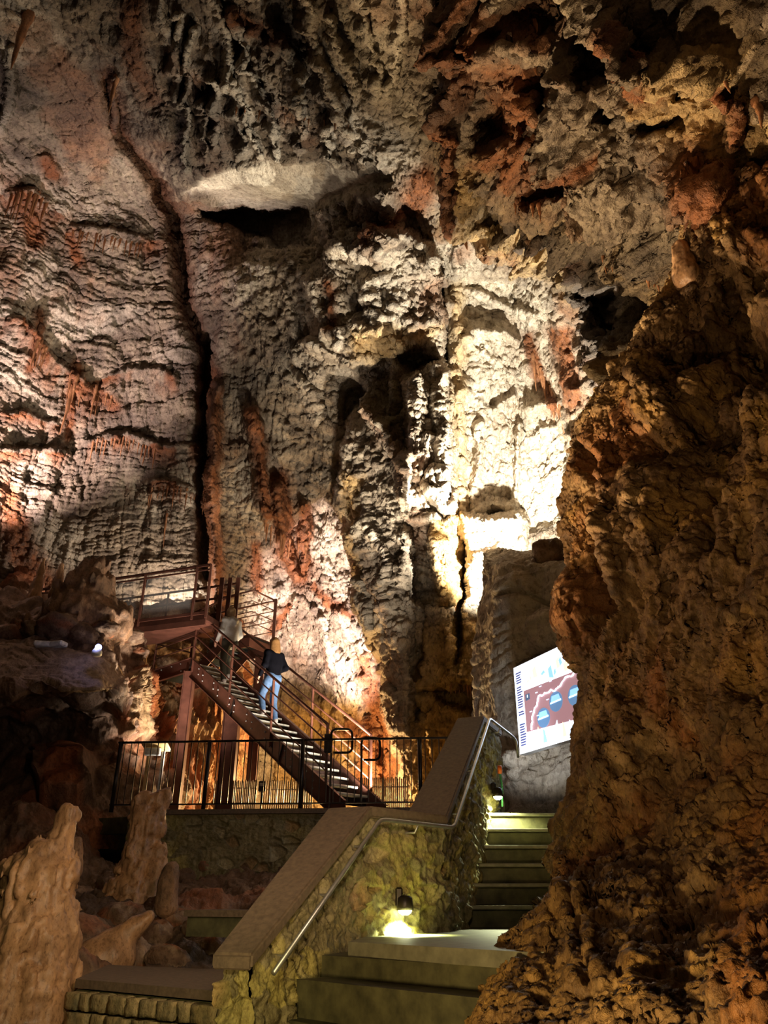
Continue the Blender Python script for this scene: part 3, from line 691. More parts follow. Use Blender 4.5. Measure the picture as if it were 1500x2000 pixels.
# ------------------------------------------------------------------ rock shelf beside the panel
rows = [1075, 1092, 1100, 1110, 1180, 1260, 1350, 1440, 1520, 1600, 1700]
cx = [930, 958, 968, 990, 1030, 1080, 1130, 1200, 1300]
Tp = np.array([[14.6]*9, [13.8]*9, [13.0]*9, [12.6]*9, [12.3]*9, [12.0]*9, [11.7]*9, [11.5]*9, [11.1]*9, [10.8]*9, [10.4]*9])+np.array([1.6, .8, .3, .05, -.2, -.6, -1.1, -1.8, -2.8])[None, :]*np.linspace(1, .8, 11)[:, None]
PX_ = np.array(cx)[None, :]+np.array([22, 16, 14, 12, 4, -2, -6, 0, 6, 12, 16])[:, None]
S_ = Sheet(PX_, np.array(rows)[:, None], Tp, 330, 200)
P = S_.base.astype(np.float32); X, Y = S_.X, S_.Y; wx = fbm(P*1.2, 3, 303)
w1, w2, wid = worley(sc3(P, 3.2, 3.2, 3.2)+.2*wx[..., None], 306)
low = sstep(1455, 1480, Y)*(1-sstep(1535, 1550, Y))
d = .12*fbm(P*1.2, 5, 307)+.05*ridged(P*3.5, 4, 308)+.05*strata(P[..., 2]+.3*wx, .2)+low*.14*(.6-w1)
d += blob(X, Y, 1090, 1240, 50, 45, .35)+blob(X, Y, 1010, 1160, 40, 40, .15)-ridge(X+wx*8, Y, [(980, 1165), (1020, 1160), (1095, 1190)], 4, .12)
S_.push(d); S_.normals(); S_.push(.018*fbm(S_.P.astype(np.float32)*9, 4, 311))
wall_shelf = S_.build('wall_front', M['wall'], np.stack([X*0+.15*sstep(0, .5, wx), X*0+.75, X*0, X*0], -1)); tag(wall_shelf, kind='structure')
# ------------------------------------------------------------------ the cave floor falling away at lower left
rows = [2250, 2050, 1950, 1880, 1820, 1780, 1750, 1725, 1705, 1690]
cx = [-500, -250, -60, 60, 160, 260, 360, 460, 560, 680, 800]
tr = [4.2, 5.2, 5.9, 6.6, 7.6, 8.8, 10, 11, 11.6, 12.2]
PYG = np.array(rows, float)[:, None]+np.zeros(11)[None, :]; PYG[-1, :4] = 1590; PYG[-2, :4] = 1640; PYG[-3, :4] = 1690; PYG[-1, 4] = 1640; PYG[-2, 4] = 1675
G_ = Sheet(np.array(cx)[None, :], PYG, np.array(tr)[:, None]+np.zeros(11)[None, :], 420, 620)
P = G_.base.astype(np.float32); X, Y = G_.X, G_.Y; wx = fbm(P*.8, 3, 403); wy = fbm(P*.8+5, 3, 404)
w1, w2, wid = worley(P*1.5+.3*np.stack([wx, wy, wx], -1), 406); v1, v2, vid = worley(P*4.2+.3*np.stack([wx, wy, wx], -1), 409)
d = .30*(.55-w1)*(.6+.8*wid)+.11*(.5-v1)+.28*fbm(P*.7, 4, 407)+.05*ridged(P*6, 4, 408)
G_.push(d); G_.normals(); G_.push(.018*fbm(G_.P.astype(np.float32)*12, 4, 410))
dark = .6*sstep(-.1, .4, fbm(P*.6, 3, 411))
cave_floor = G_.build('floor', M['mid'], np.stack([.5*sstep(.1, .5, wy), .3*sstep(.2, .5, wx), X*0, dark], -1)); tag(cave_floor, kind='structure')

# ------------------------------------------------------------------ stone stair
def XY(x, d, h): return np.array([x, d, 1.6+h])
def stone_block(mb, x0, x1, y0, y1, z0, z1, bev=.012): mb.box(((x0+x1)/2, (y0+y1)/2, (z0+z1)/2), (x1-x0, y1-y0, z1-z0), None, bev)
stair = empty('stone_stair', (.8, 6, 1.0), 'stone stair climbing between the rubble parapet and the brown rock', 'stairs')
hL = -.20
NS = 6
for i in range(NS):
    z = 1.6+hL+.172*(i+1); y0 = 7.23+.28*i; x0 = [.38, .46, .60, .72, .86, .99][i]
    mb = MB(); stone_block(mb, x0+(.14 if i < 3 else .02), 3.0, y0+.03, y0+.34, z-.172, z-.035, .01)
    r = mb.build('riser', M['riser'], stair)
    mb = MB()
    if i < 3:
        stone_block(mb, x0+.165, 3.0, y0, y0+.32, z-.032, z, .008)
        mb.build('tread', M['tread'], stair)
        mb = MB(); stone_block(mb, x0-.06, x0+.155, y0+.005, y0+.32, z-.034, z-.002, .008); mb.build('tread', M['tread'], stair)
    else:
        stone_block(mb, x0-.05, 3.0, y0, y0+.32, z-.032, z, .008); mb.build('tread', M['tread'], stair)
mb = MB(); stone_block(mb, .8, 3.6, 8.9, 12.6, 1.6+hL+1.032-.2, 1.6+hL+1.03); mb.build('upper_landing', M['riser'], stair)
zl = 1.6+hL
mb = MB(); mb.poly_prism([(-.2, 4.92, zl), (.62, 3.95, zl), (3.2, 3.95, zl), (3.2, 7.6, zl), (.1, 7.6, zl)], (0, 0, -.07)); mb.build('landing_slab', M['tread'], stair)
mb = MB(); mb.poly_prism([(-.35, 5.0, zl-.07), (.62, 4.0, zl-.07), (3.2, 4.0, zl-.07), (3.2, 7.5, zl-.07), (0, 7.5, zl-.07)], (0, 0, -1.3)); mb.build('landing_base', M['riser'], stair)
for i in range(1, 8):
    z = zl-.172*i; o = .30*i; mb = MB()
    mb.poly_prism([(-.45-.02*i, 4.95-o*.4, z), (.62, 4.0-o, z), (3.2, 4.0-o, z), (3.2, 4.6, z), (-.3, 5.0, z)], (0, 0, -.6 if i < 7 else -.6)); mb.build('lower_step', M['riser'], stair)
mb = MB(); stone_block(mb, -6, 4, -4, 4.2, -.3, 0, .01); tag(mb.build('floor_entry', M['riser']), kind='structure')
# ------------------------------------------------------------------ rubble parapet with coping
TOP = [XY(-.674, 4.47, -.21), XY(-.125, 5.76, .60), XY(.454, 6.36, .595), XY(1.05, 8.40, 1.79), XY(1.34, 9.16, 1.79)]
BOT = [(-.42, 4.22), (.10, 5.60), (.56, 6.7), (1.10, 8.48), (1.38, 9.25)]
WALLX = [(-.15, .07), (-.25, .12), (-.26, .14), (-.22, .10), (-.22, .1)]       # thickness, away from the stair
parapet = empty('parapet_wall', TOP[1]*[1, 1, 0], 'rubble stone parapet with a smooth brown coping beside the stone stair', 'wall'); parapet['kind'] = 'thing'
def lerp_poly(A, n, per=None):
    A = np.array(A, float); L = np.linalg.norm(np.diff(A, axis=0), axis=1); c = np.concatenate([[0], np.cumsum(L)])
    q = np.linspace(0, c[-1], n); q = np.sort(np.concatenate([q, c[1:-1]])); return np.stack([np.interp(q, c, A[:, k]) for k in range(A.shape[1])], -1)
data = [list(t)+list(b)+list(o) for t, b, o in zip(TOP, BOT, WALLX)]
Q = lerp_poly(data, 420)
nv = 260
vv = np.linspace(0, 1, nv)[:, None, None]
zb = 0.0
topR = Q[:, 0:3]-[0, 0, .05]; botR = np.stack([Q[:, 3], Q[:, 4], Q[:, 0]*0+zb], -1)
topL = topR+np.stack([Q[:, 5], Q[:, 6], Q[:, 0]*0], -1); botL = np.stack([topL[:, 0], topL[:, 1], Q[:, 0]*0+zb], -1)
def rubble_face(A, Bt, seed, flip, parent, name, stone=1., nv=nv, round_=.028):
    F = A[None]*(1-vv)+Bt[None]*vv if nv == 260 else A[None]*(1-np.linspace(0, 1, nv)[:, None, None])+Bt[None]*np.linspace(0, 1, nv)[:, None, None]
    Pf = F.astype(np.float32)
    n = np.cross(np.gradient(F, axis=1), np.gradient(F, axis=0)); n /= np.linalg.norm(n, axis=-1, keepdims=True)+1e-9
    if flip: n = -n
    wz = fbm(Pf*3, 3, seed)
    a1, a2, aid = worley(sc3(Pf, 5.5, 5.5, 8)*stone+.4*wz[..., None], seed+1); b1, b2, bid = worley(sc3(Pf, 15, 15, 17)+.4*wz[..., None], seed+5)
    joint = sstep(0, .16, a2-a1)
    keep = sstep(.6, .85, aid)
    dd = round_*keep*joint*(.4+aid)+.02*(.5-b1)+.035*fbm(Pf*2.2, 4, seed+8)+.028*ridged(Pf*10, 4, seed+9, .6)-.035*sstep(.2, .5, fbm(Pf*6, 4, seed+11))
    rr = np.minimum(1, np.arange(F.shape[0])/8.)[:, None]
    F = F+n*(dd*rr)[..., None]
    me = mesh_np(name, F, grid_faces(*F.shape[:2]))
    set_col(me, np.stack([.5*keep*sstep(.8, .9, bid)*0+.4*(aid > .93)*joint, .55*(aid > .72)*joint, .6*sstep(.35, .7, vn(Pf*1.5, seed+3)*.5+.5)*(aid > .4), .35*(1-joint)*keep], -1))
    return link_mesh(name, me, M['rubble'], parent)
rubble_face(topR, botR, 501, False, parapet, 'stair_face')
rubble_face(topL, botL, 521, True, parapet, 'outer_face')
e0 = np.linspace(0, 1, 60)[:, None]
rubble_face(topL[0]*(1-e0)+topR[0]*e0, botL[0]*(1-e0)+botR[0]*e0, 541, True, parapet, 'end_face', nv=200, round_=.06)
rubble_face(topR[-1]*(1-e0)+topL[-1]*e0, botR[-1]*(1-e0)+botL[-1]*e0, 551, True, parapet, 'far_end_face', nv=200)
# coping: one strip per slope, mitred
tl = [t+np.array([o[0]-.03, o[1], 0]) for t, o in zip(TOP, WALLX)]; trr = [t+np.array([.035, -.01, 0]) for t in TOP]
trr[0] = trr[0]+np.array([-.02, -.04, -.025]); tl[0] = tl[0]+np.array([-.02, -.04, -.025])
bm = bmesh.new(); up = []; dn = []
for a, b in zip(tl, trr):
    up.append([bm.verts.new(a), bm.verts.new(b)]); dn.append([bm.verts.new(a-[0, 0, .075]), bm.verts.new(b-[0, 0, .075])])
for i in range(4):
    bm.faces.new((up[i][0], up[i][1], up[i+1][1], up[i+1][0])); bm.faces.new((dn[i][0], dn[i+1][0], dn[i+1][1], dn[i][1]))
    bm.faces.new((up[i][1], dn[i][1], dn[i+1][1], up[i+1][1])); bm.faces.new((up[i][0], up[i+1][0], dn[i+1][0], dn[i][0]))
bm.faces.new((up[0][0], dn[0][0], dn[0][1], up[0][1])); bm.faces.new((up[4][0], up[4][1], dn[4][1], dn[4][0]))
bmesh.ops.recalc_face_normals(bm, faces=bm.faces)
bmesh.ops.bevel(bm, geom=[e for e in bm.edges], offset=.012, segments=2, affect='EDGES')
me = bpy.data.meshes.new('coping'); bm.to_mesh(me); bm.free(); link_mesh('coping', me, M['coping'], parapet, smooth=False)
# steel handrail
rail = empty('steel_handrail', TOP[1]*[1, 1, 0], 'thin polished steel handrail running along the top of the rubble parapet', 'handrail')
off = np.array([.10, -.04, -.09])
rp = [TOP[0]+off+[.02, .05, -.02], TOP[1]+off, TOP[2]+off+[-.02, 0, 0], TOP[3]+off+[-.02, -.03, .05], TOP[4]+off+[.03, 0, .03], TOP[4]+off+[.10, .06, -.02], TOP[4]+off+[.11, .08, -.22]]
def rounded(pts, r=.06, k=4):
    out = [pts[0]]
    for i in range(1, len(pts)-1):
        a, b, c = [np.asarray(p, float) for p in pts[i-1:i+2]]
        u = (a-b)/np.linalg.norm(a-b); v = (c-b)/np.linalg.norm(c-b); rr = min(r, np.linalg.norm(a-b)*.45, np.linalg.norm(c-b)*.45)
        for j in range(k+1):
            t = j/k; out.append((1-t)**2*(b+u*rr)+2*t*(1-t)*b+t*t*(b+v*rr))
    return out+[pts[-1]]
MB().tube(rounded(rp, .06), .014, 12).build('tube', M['steel'], rail, True)
for i in range(4):
    for t in ((.15, .5, .85) if i in (0, 2) else (.5,)):
        p = np.array(rp[i])*(1-t)+np.array(rp[i+1])*t
        MB().tube([p, p+[-.03, .01, -.06], p+[-.14, .05, -.06]], .008, 8).build('bracket', M['steel'], rail, True)
# ------------------------------------------------------------------ wall lamps on the parapet
def bulkhead(loc, label, power, color, down):
    t = empty('stair_lamp', loc, label, 'lamp', 'lamps on the parapet')
    l = np.array(loc)
    MB().box(l+[-.04, .03, .05], (.05, .09, .12), None, .01).build('bracket', M['blackmetal'], t)
    MB().tube([l+[0, 0, .06], l+[0, 0, .045], l+[0, 0, .0], l+[0, 0, -.03]], [.03, .05, .055, .06], 18).build('hood', M['blackmetal'], t, True)
    MB().tube([l+[0, 0, -.03], l+[0, 0, -.045], l+[0, 0, -.06]], [.045, .042, .02], 16).build('bulb', glow('lamp_glow', (.95, 1, .6), 30), t, True)
    spot('stair_lamp_beam', l+[.01, -.01, -.075], l+np.array(down), power, color, 150, .5, .03)
    return t
s = S_ = None
p1 = PT(791, 1768, 5.24); p2 = PT(972, 1550, 8.05)
bulkhead(p1, 'small hooded lamp low on the parapet above the wide stone landing', 330, (.92, 1, .38), [.05, -.05, -1])
bulkhead(p2, 'small hooded lamp at the top of the stone stair beside a green cable', 110, (.95, 1, .55), [.05, -.1, -1])
t = empty('cable_plug', p2, 'green cable with an orange plug hanging on the parapet end', 'cable')
pc = [PT(976, 1508, 8.12), PT(980, 1530, 8.1), PT(981, 1545, 8.1), PT(981, 1575, 8.1)]
MB().tube(pc, .010, 8).build('cable', plain('green_rubber', (.05, .3, .12), .5), t, True)
MB().tube([PT(976, 1496, 8.12), PT(976, 1510, 8.12)], .024, 10).build('plug', plain('orange_plastic', (.8, .16, .03), .4), t, True)
# ------------------------------------------------------------------ retaining wall, lower platform
ZP = 2.84
platform = MB().poly_prism([(-5.2, 13.9, ZP), (-4.1, 13.45, ZP), (2.9, 12.6, ZP), (4, 20, ZP), (-7, 20, ZP)], (0, 0, -.25)).build('floor_platform', M['riser']); tag(platform, kind='structure')
fa, fb = PZ(255, 1590, ZP), PZ(905, 1584, ZP)
fa = np.array([fa[0], fa[1], ZP]); fb = np.array([fb[0], fb[1], ZP])
A = lerp_poly([fa+[0, 0, 0], fb], 420); Bt = A*[1, 1, 0]+[0, -.35, 1.2]
ret = rubble_face(A+[0, 0, 0], Bt, 561, False, None, 'retaining_wall', stone=.8, round_=.07)
tag(ret, 'low dry stone retaining wall under the black railing', 'wall', None, 'thing')
cop = MB().poly_prism([fa+[0, -.12, .05], fb+[0, -.12, .05], fb+[0, .3, .05], fa+[0, .3, .05]], (0, 0, -.07)).build('ledge_capping', M['coping'], None); cop.parent = ret; 
# ------------------------------------------------------------------ little faced wall with a slab at the lower left, and the ledge above it
t = empty('garden_ledge', PT(300, 1950, 4.9), 'squared stone block wall with a flat slab top at the bottom left', 'wall'); t['kind'] = 'thing'
a, b = PT(148, 1912, 5.1), PT(452, 1938, 4.35)
c, dd_ = PT(470, 1905, 4.6), PT(178, 1892, 5.4)
z = np.mean([a[2], b[2]]); 
q = [np.array([p[0], p[1], a[2]*(1-k)+b[2]*k]) for p, k in ((a, 0), (b, 1), (c, 1), (dd_, 0))]
for p in q: p[2] = a[2]-.0
a2, b2 = PZ(148, 1912, a[2]), PZ(452, 1938, a[2]); c2, d2_ = PZ(470, 1903, a[2]), PZ(178, 1892, a[2])
MB().poly_prism([a2, b2, c2+[.1, .3, 0], d2_+[0, .4, 0]], (0, 0, -.05)).build('slab', M['coping'], t)
front0 = a2-[0, 0, .06]; front1 = b2-[0, 0, .06]
rnd = random.Random(3)
u = (front1-front0); Lu = np.linalg.norm(u[:2]); u = u/Lu; nrm = np.array([u[1], -u[0], 0])
zc = front0[2]; row = 0
MB().poly_prism([front0+nrm*-.02, front1+nrm*-.02, front1+nrm*-.4, front0+nrm*-.4], (0, 0, -1.2)).build('mortar_core', M['riser'], t)
while zc > front0[2]-1.0:
    hgt = rnd.uniform(.09, .16); x = -.02+rnd.uniform(0, .05)
    while x < Lu-.03:
        wd = rnd.uniform(.08, .27); cc = front0+u*(x+wd/2)+nrm*rnd.uniform(.0, .02); cc[2] = zc-hgt/2
        bm = bmesh.new(); bmesh.ops.create_cube(bm, size=1); bmesh.ops.subdivide_edges(bm, edges=bm.edges, cuts=3, use_grid_fill=True)
        for v in bm.verts:
            s0 = v.co.copy(); f = Vector((abs(s0.x)*2, abs(s0.y)*2, abs(s0.z)*2)); k = 1-.10*max(0, f.length-1.15)
            v.co = Vector((s0.x*(wd-.015)*k, s0.y*.12*k, s0.z*(hgt-.012)*k))+Vector((rnd.gauss(0, .0025), rnd.gauss(0, .003), rnd.gauss(0, .003)))
        me = bpy.data.meshes.new('facing_stone'); bm.to_mesh(me); bm.free()
        o = link_mesh('facing_stone', me, M['rubble'], None); o.parent = t
        ang = math.atan2(u[1], u[0]); o.rotation_euler = (0, 0, ang+rnd.gauss(0, .03)); o.location = Vector(cc)-Vector(t.location)
        x += wd
    zc -= hgt; row += 1
    if row > 7: break
t = empty('terrace_ledge', PT(420, 1775, 6.3), 'narrow flat stone ledge left of the parapet, above the block wall', 'ledge')
za = PT(370, 1778, 6.3)[2]
a2, b2 = PZ(360, 1774, za+.0), PT(500, 1786, 6.3)*[1, 1, 0]+[0, 0, za]
a2 = PT(360, 1772, 6.6)*[1, 1, 0]+[0, 0, za]
MB().poly_prism([a2, b2, b2+[.2, .7, 0], a2+[.1, .7, 0]], (0, 0, -.05)).build('slab', M['coping'], t)
MB().poly_prism([a2+[.03, .03, -.05], b2+[0, .03, -.05], b2+[.2, .6, -.05], a2+[.1, .6, -.05]], (0, 0, -.15)).build('stone_base', M['riser'], t)

# ------------------------------------------------------------------ black railing on the lower platform
rt0, rt1 = PT(222, 1469, 12.9), None
ra = np.array([fa[0]+.12, fa[1]+.08, ZP+.05]); rb = np.array([fb[0], fb[1]+.06, ZP+.05])
ra = PZ(212, 1584, ZP+.05); 
H_R = 1.06
fence = empty('platform_railing', (ra+rb)/2, 'black steel railing with thin upright bars along the lower platform edge', 'railing')
LR = np.linalg.norm(rb-ra)
MB().bar(ra+[0, 0, H_R], rb+[0, 0, H_R], .05, .03).build('top_rail', M['blackmetal'], fence)
MB().bar(ra+[0, 0, .09], rb+[0, 0, .09], .035, .02).build('bottom_rail', M['blackmetal'], fence)
nb = 50
def px_on(px):                              # where along the railing a given bearing falls
    ts = np.linspace(0, 1, 400); Q = ra[None]*(1-ts[:, None])+rb[None]*ts[:, None]+[0, 0, .5]
    return ts[np.argmin(abs(proj(Q)[0]-px))]
posts = [px_on(v) for v in (226, 403, 590, 820)]
for i in range(nb+1):
    t = i/nb
    if min(abs(t-q) for q in posts) < .008: continue
    p = ra*(1-t)+rb*t; MB().bar(p+[0, 0, .09], p+[0, 0, H_R-.01], .014).build('baluster', M['blackmetal'], fence)
for q in posts:
    p = ra*(1-q)+rb*q; MB().tube([p+[0, 0, -.02], p+[0, 0, H_R+.01]], .034, 12).build('post', M['blackmetal'], fence, True)
# ------------------------------------------------------------------ the brown steel staircase
HD = np.array([-.7071, .7071, 0]); TR = np.array([.7071, .7071, 0])
S0 = PD(648, 1563, 13.0); 
TOPP = PT(372, 1297, 16.35)
run = float(np.dot((TOPP-S0), HD)); rise = TOPP[2]-S0[2]
HD = (TOPP-S0)*[1, 1, 0]; run = np.linalg.norm(HD); HD = HD/run; TR = np.array([HD[1], -HD[0], 0])

WS = .92
LAND = 1.45
st = empty('metal_staircase', S0, 'brown steel staircase with open grey treads climbing to the upper platform', 'stairs')
def SP(s, wd, z): return S0+HD*s+TR*wd+np.array([0, 0, z])
sl = rise/run
for wd, nm in ((0, 0), (WS, 1)):
    o = [SP(-.32, wd, -.03), SP(run-.05, wd, rise+.12), SP(run+LAND, wd, rise+.12), SP(run+LAND, wd, rise-.17), SP(run+.12, wd, rise-.17), SP(-.0, wd, -.19), SP(-.32, wd, -.19)]
    sg = MB().poly_prism(o, TR*(.012 if nm else -.012)).build('stringer', M['rustmetal'], st)
    for a_, b_ in ((o[0], o[1]), (o[1], o[2]), (o[5], o[4]), (o[4], o[3])):
        MB().bar(a_+TR*(.02 if nm else -.02), b_+TR*(.02 if nm else -.02), .06, .012, TR*0+[0, 0, 1]).build('flange', M['rustmetal'], sg)
    mb = MB()
    for k in range(7):
        for (ds, dz) in ((.0, .12), (.0, .0), (.17, .05), (.17, .17)):
            s_ = run*(.1+.13*k)+ds; c_ = SP(s_, wd, sl*s_-.03+dz-.06)+TR*(.02 if nm else -.02)
            bmesh.ops.create_icosphere(mb.bm, subdivisions=1, radius=.017, matrix=Matrix.Translation(Vector(c_)))
    for (ds, dz) in ((.35, .07), (.7, .07), (1.1, .07), (.3, -.1), (1.2, -.1)):
        bmesh.ops.create_icosphere(mb.bm, subdivisions=1, radius=.017, matrix=Matrix.Translation(Vector(SP(run+ds, wd, rise+dz)+TR*(.02 if nm else -.02))))
    mb.build('rivets', M['steel'], sg)
    if not nm:
        for f_ in (.98, .62, .28):
            s_ = run*f_; MB().bar(SP(s_, wd, sl*s_+.16)-TR*.016, SP(s_+.10, wd, sl*s_-.17)-TR*.016, .012, .05, TR).build('splice_plate', M['blackmetal'], sg)
NT_ = 19
for i in range(NT_):
    s_ = run*(i+.35)/NT_; z = rise*(i+1)/NT_-.03
    tr = MB().box((SP(s_+.13, WS/2, z)), (WS-.04, .27, .03), Matrix((TR, HD, (0, 0, 1))).transposed()).build('tread', M['grate'], st)
    MB().box((SP(s_-.005, WS/2, z+.002)), (WS-.05, .035, .04), Matrix((TR, HD, (0, 0, 1))).transposed(), .008).build('nosing', M['nosing'], tr)
    MB().box((SP(s_+.02, WS/2, z-.10)), (WS-.06, .01, .13), Matrix((TR, HD, (0, 0, 1))).transposed()).build('gap_blocker', M['blackmetal'], tr)  # added dark plate: darkens the open gap, blocks the lit background
MB().poly_prism([SP(run, 0, rise+.02), SP(run, WS, rise+.02), SP(run+LAND, WS, rise+.02), SP(run+LAND, 0, rise+.02)], (0, 0, -.05)).build('landing_deck', M['grate'], st)
def rail_side(wd, s0, s1, ext, posts_s, tiers=(1.02, .74, .5, .27)):
    out = -.0 if wd == 0 else 0.
    for k, hz in enumerate(tiers):
        pts = [SP(s0, wd, sl*s0+hz+.1), SP(run-.1, wd, rise+hz+.1)]
        if ext: pts += [SP(run+.12, wd, rise+hz+.1), SP(run+ext, wd, rise+hz+.1)]
        MB().tube(rounded(pts, .1), .026 if k == 0 else .014, 8).build('handrail' if k == 0 else 'mid_rail', M['rustmetal'], st, True)
    for s_ in posts_s:
        b_ = sl*min(s_, run)
        MB().bar(SP(s_, wd, b_-.1), SP(s_, wd, b_+1.13), .045, .02, HD).build('post', M['rustmetal'], st)
rail_side(-.03, .12, 0, LAND, [.12, run*.36, run*.66, run*.97, run+LAND-.03])
rail_side(WS+.03, .05, 0, 0, [.05, run*.36, run*.68, run*.98])
# guard at the back of the landing, and the rail climbing on from it
for hz0, hz1 in ((1.02, 1.62), (.62, .95)):
    MB().bar(SP(run+LAND-.03, 0, rise+hz0+.1), SP(run+.25, WS+.25, rise+hz1+.35), .035, .035).build('guard_rail', M['rustmetal'], st)
for hz in (.1, .74):
    MB().bar(SP(run+LAND, 0, rise+hz), SP(run+LAND, WS, rise+hz), .03, .03).build('guard_rail', M['rustmetal'], st)
MB().bar(SP(run+LAND, WS, rise-.2), SP(run+LAND, WS, rise+1.12), .05).build('post', M['rustmetal'], st)
# two columns
for px, py, t, wd in ((357, 1330, 0, -.02), (424, 1372, 0, 0)):
    pass
def hcol(base, top, parent, name='column', w_=.2):
    mb = MB(); c = (np.array(base)+np.array(top))/2; L = top[2]-base[2]
    mb.box(c, (w_*.9, w_*.7, L)); mb.box(c+[w_/2, 0, 0], (.014, w_, L)); mb.box(c-[w_/2, 0, 0], (.014, w_, L)); mb.box(c, (w_, .012, L))
    return mb.build(name, M['rustmetal'], parent)
cA = SP(run-.02, .0, 0); hcol([cA[0], cA[1], ZP], [cA[0], cA[1], SP(0, 0, rise-.17)[2]], st)
cB = SP(run-.62, .75, 0); hcol([cB[0], cB[1], ZP], [cB[0], cB[1], SP(0, 0, rise-.62)[2]], st, w_=.3)
# upper platform with its guard, short flight up to it
ZU = 1.6+5.4
upf = empty('upper_platform', PZ(480, 1250, ZU), 'brown steel upper platform with a corner guard rail beside the banded wall', 'platform')
K1 = PZ(533, 1258, ZU); K1[2] = ZU
K0 = PZ(445, 1245, ZU); Kf = K1+np.array([-1.9, .55, 0]); Kr = K1+np.array([-1.15, -1.25, 0])
q0 = PZ(418, 1208, ZU); q0[2] = ZU
kink = PZ(488, 1240, ZU)
back = [K1, K1+np.array([-1.75, 1.0, 0])]
front = [K1, kink*[1, 1, 0]+[0, 0, ZU], PZ(440, 1250, ZU)]
MB().poly_prism([K1, front[1], front[2], q0, back[1]], (0, 0, -.05)).build('deck', M['grate'], upf)
for a_, b_ in ((front[0], front[1]), (front[1], front[2]), (back[0], back[1]), (front[2], q0)):
    MB().poly_prism([a_+[0, 0, .02], b_+[0, 0, .02], b_-[0, 0, .27], a_-[0, 0, .27]], (0, .02, 0)).build('edge_beam', M['rustmetal'], upf)
for hz in (1.08, .82, .56, .30):
    for seg in (back, [front[0], front[1], front[2]]):
        MB().tube([p+[0, 0, hz] for p in seg], .022 if hz > 1 else .013, 8).build('guard_rail', M['rustmetal'], upf, True)
MB().bar(K1+[0, 0, -.28], K1+[0, 0, 1.12], .07).build('corner_post', M['rustmetal'], upf)
MB().bar(back[1]+[0, 0, -.2], back[1]+[0, 0, 1.12], .06).build('corner_post', M['rustmetal'], upf)
pb = PZ(430, 1215, ZU); pb[2] = ZU
for dx in (-.06, .12, .3): MB().bar(pb+[dx, .05, -.5], pb+[dx, .05, 1.05], .09, .05).build('frame_post', M['rustmetal'], upf)
# the short flight of five treads from the landing to the platform
La = SP(run+LAND*.9, WS, rise+.03); Lb = front[2]*[1, 1, 0]+[0, 0, ZU]
for i in range(5):
    f_ = (i+.6)/5.2; c_ = La*(1-f_)+Lb*f_; c_[2] = La[2]+(ZU-La[2])*(i+1)/5.5
    dv = (Lb-La)*[1, 1, 0]; dv /= np.linalg.norm(dv); sv_ = np.array([-dv[1], dv[0], 0])
    tr = MB().box(c_+sv_*.35, (.3, .9, .03), Matrix((dv, sv_, (0, 0, 1))).transposed()).build('short_tread', M['grate'], upf)
    MB().box(c_+sv_*.35-dv*.15, (.03, .88, .045), Matrix((dv, sv_, (0, 0, 1))).transposed()).build('nosing', M['nosing'], tr)
for sd in (-.12, .82):
    MB().bar(La+sv_*sd+[0, 0, -.06], Lb+sv_*sd+[0, 0, -.12], .02, .26).build('short_stringer', M['rustmetal'], upf)
pc_ = PZ(478, 1252, ZU); hcol([K1[0]-.3, K1[1]+.2, ZP], [K1[0]-.3, K1[1]+.2, ZU-.27], upf, 'support_column', .2)
# ------------------------------------------------------------------ walkway with glass panels
wa, wb = PT(62, 1151, 17.9), PT(413, 1101, 16.5); ztop = 1.6+6.45
wa[2] = wb[2] = ztop
WD = np.array([wb[0]-wa[0], wb[1]-wa[1], 0]); WL = np.linalg.norm(WD); WD /= WL; WN = np.array([-WD[1], WD[0], 0])
walk = empty('glass_walkway', (wa+wb)/2-[0, 0, 1.1], 'brown steel walkway with clear glass balustrade panels leading left', 'walkway')
MB().bar(wa, wb, .05, .05).build('top_rail', M['rustmetal'], walk)
MB().bar(wa-[0, 0, .1], wb-[0, 0, .1], .03, .03).build('glass_rail', M['rustmetal'], walk)
MB().bar(wa-[0, 0, 1.08], wb-[0, 0, 1.08], .04, .06).build('bottom_rail', M['rustmetal'], walk)
MB().poly_prism([wa-[0, 0, 1.1], wb-[0, 0, 1.1], wb-[0, 0, 1.1]+WN*1.15, wa-[0, 0, 1.1]+WN*1.15], (0, 0, -.12)).build('deck', M['rustmetal'], walk)
MB().poly_prism([wa-[0, 0, 1.06], wb-[0, 0, 1.06], wb-[0, 0, 1.34], wa-[0, 0, 1.34]], WN*.04).build('fascia_beam', M['rustmetal'], walk)
for f_ in (-.0, .215, .39, .655, .93, 1.):
    p = wa+WD*WL*f_; MB().bar(p-[0, 0, 1.2], p+[0, 0, .0], .045, .05).build('post', M['rustmetal'], walk)
gl = NT('clear_glass'); gl.b.inputs['Transmission Weight'].default_value = .0; gl.b.inputs['Alpha'].default_value = .2
gl.set((.75, .78, .76), .12, 0, .9)
fs = [0, .215, .39, .655, .93]
for i in range(4):
    a_, b_ = wa+WD*WL*(fs[i]+.012), wa+WD*WL*(fs[i+1]-.012)
    g_ = MB().poly_prism([a_-[0, 0, .13], b_-[0, 0, .13], b_-[0, 0, 1.03], a_-[0, 0, 1.03]], WN*.012).build('glass_panel', gl.m, walk); g_['label'] = 'clear glass balustrade panel'
wa2, wb2 = wa+WN*1.15, wb+WN*1.15
for hz in (0, .3): MB().bar(wa2-[0, 0, hz], wb2-[0, 0, hz], .04).build('far_rail', M['rustmetal'], walk)
for f_ in (.15, .4, .62, .85): MB().bar(wa2+WD*WL*f_-[0, 0, 1.2], wa2+WD*WL*f_, .04).build('far_post', M['rustmetal'], walk)
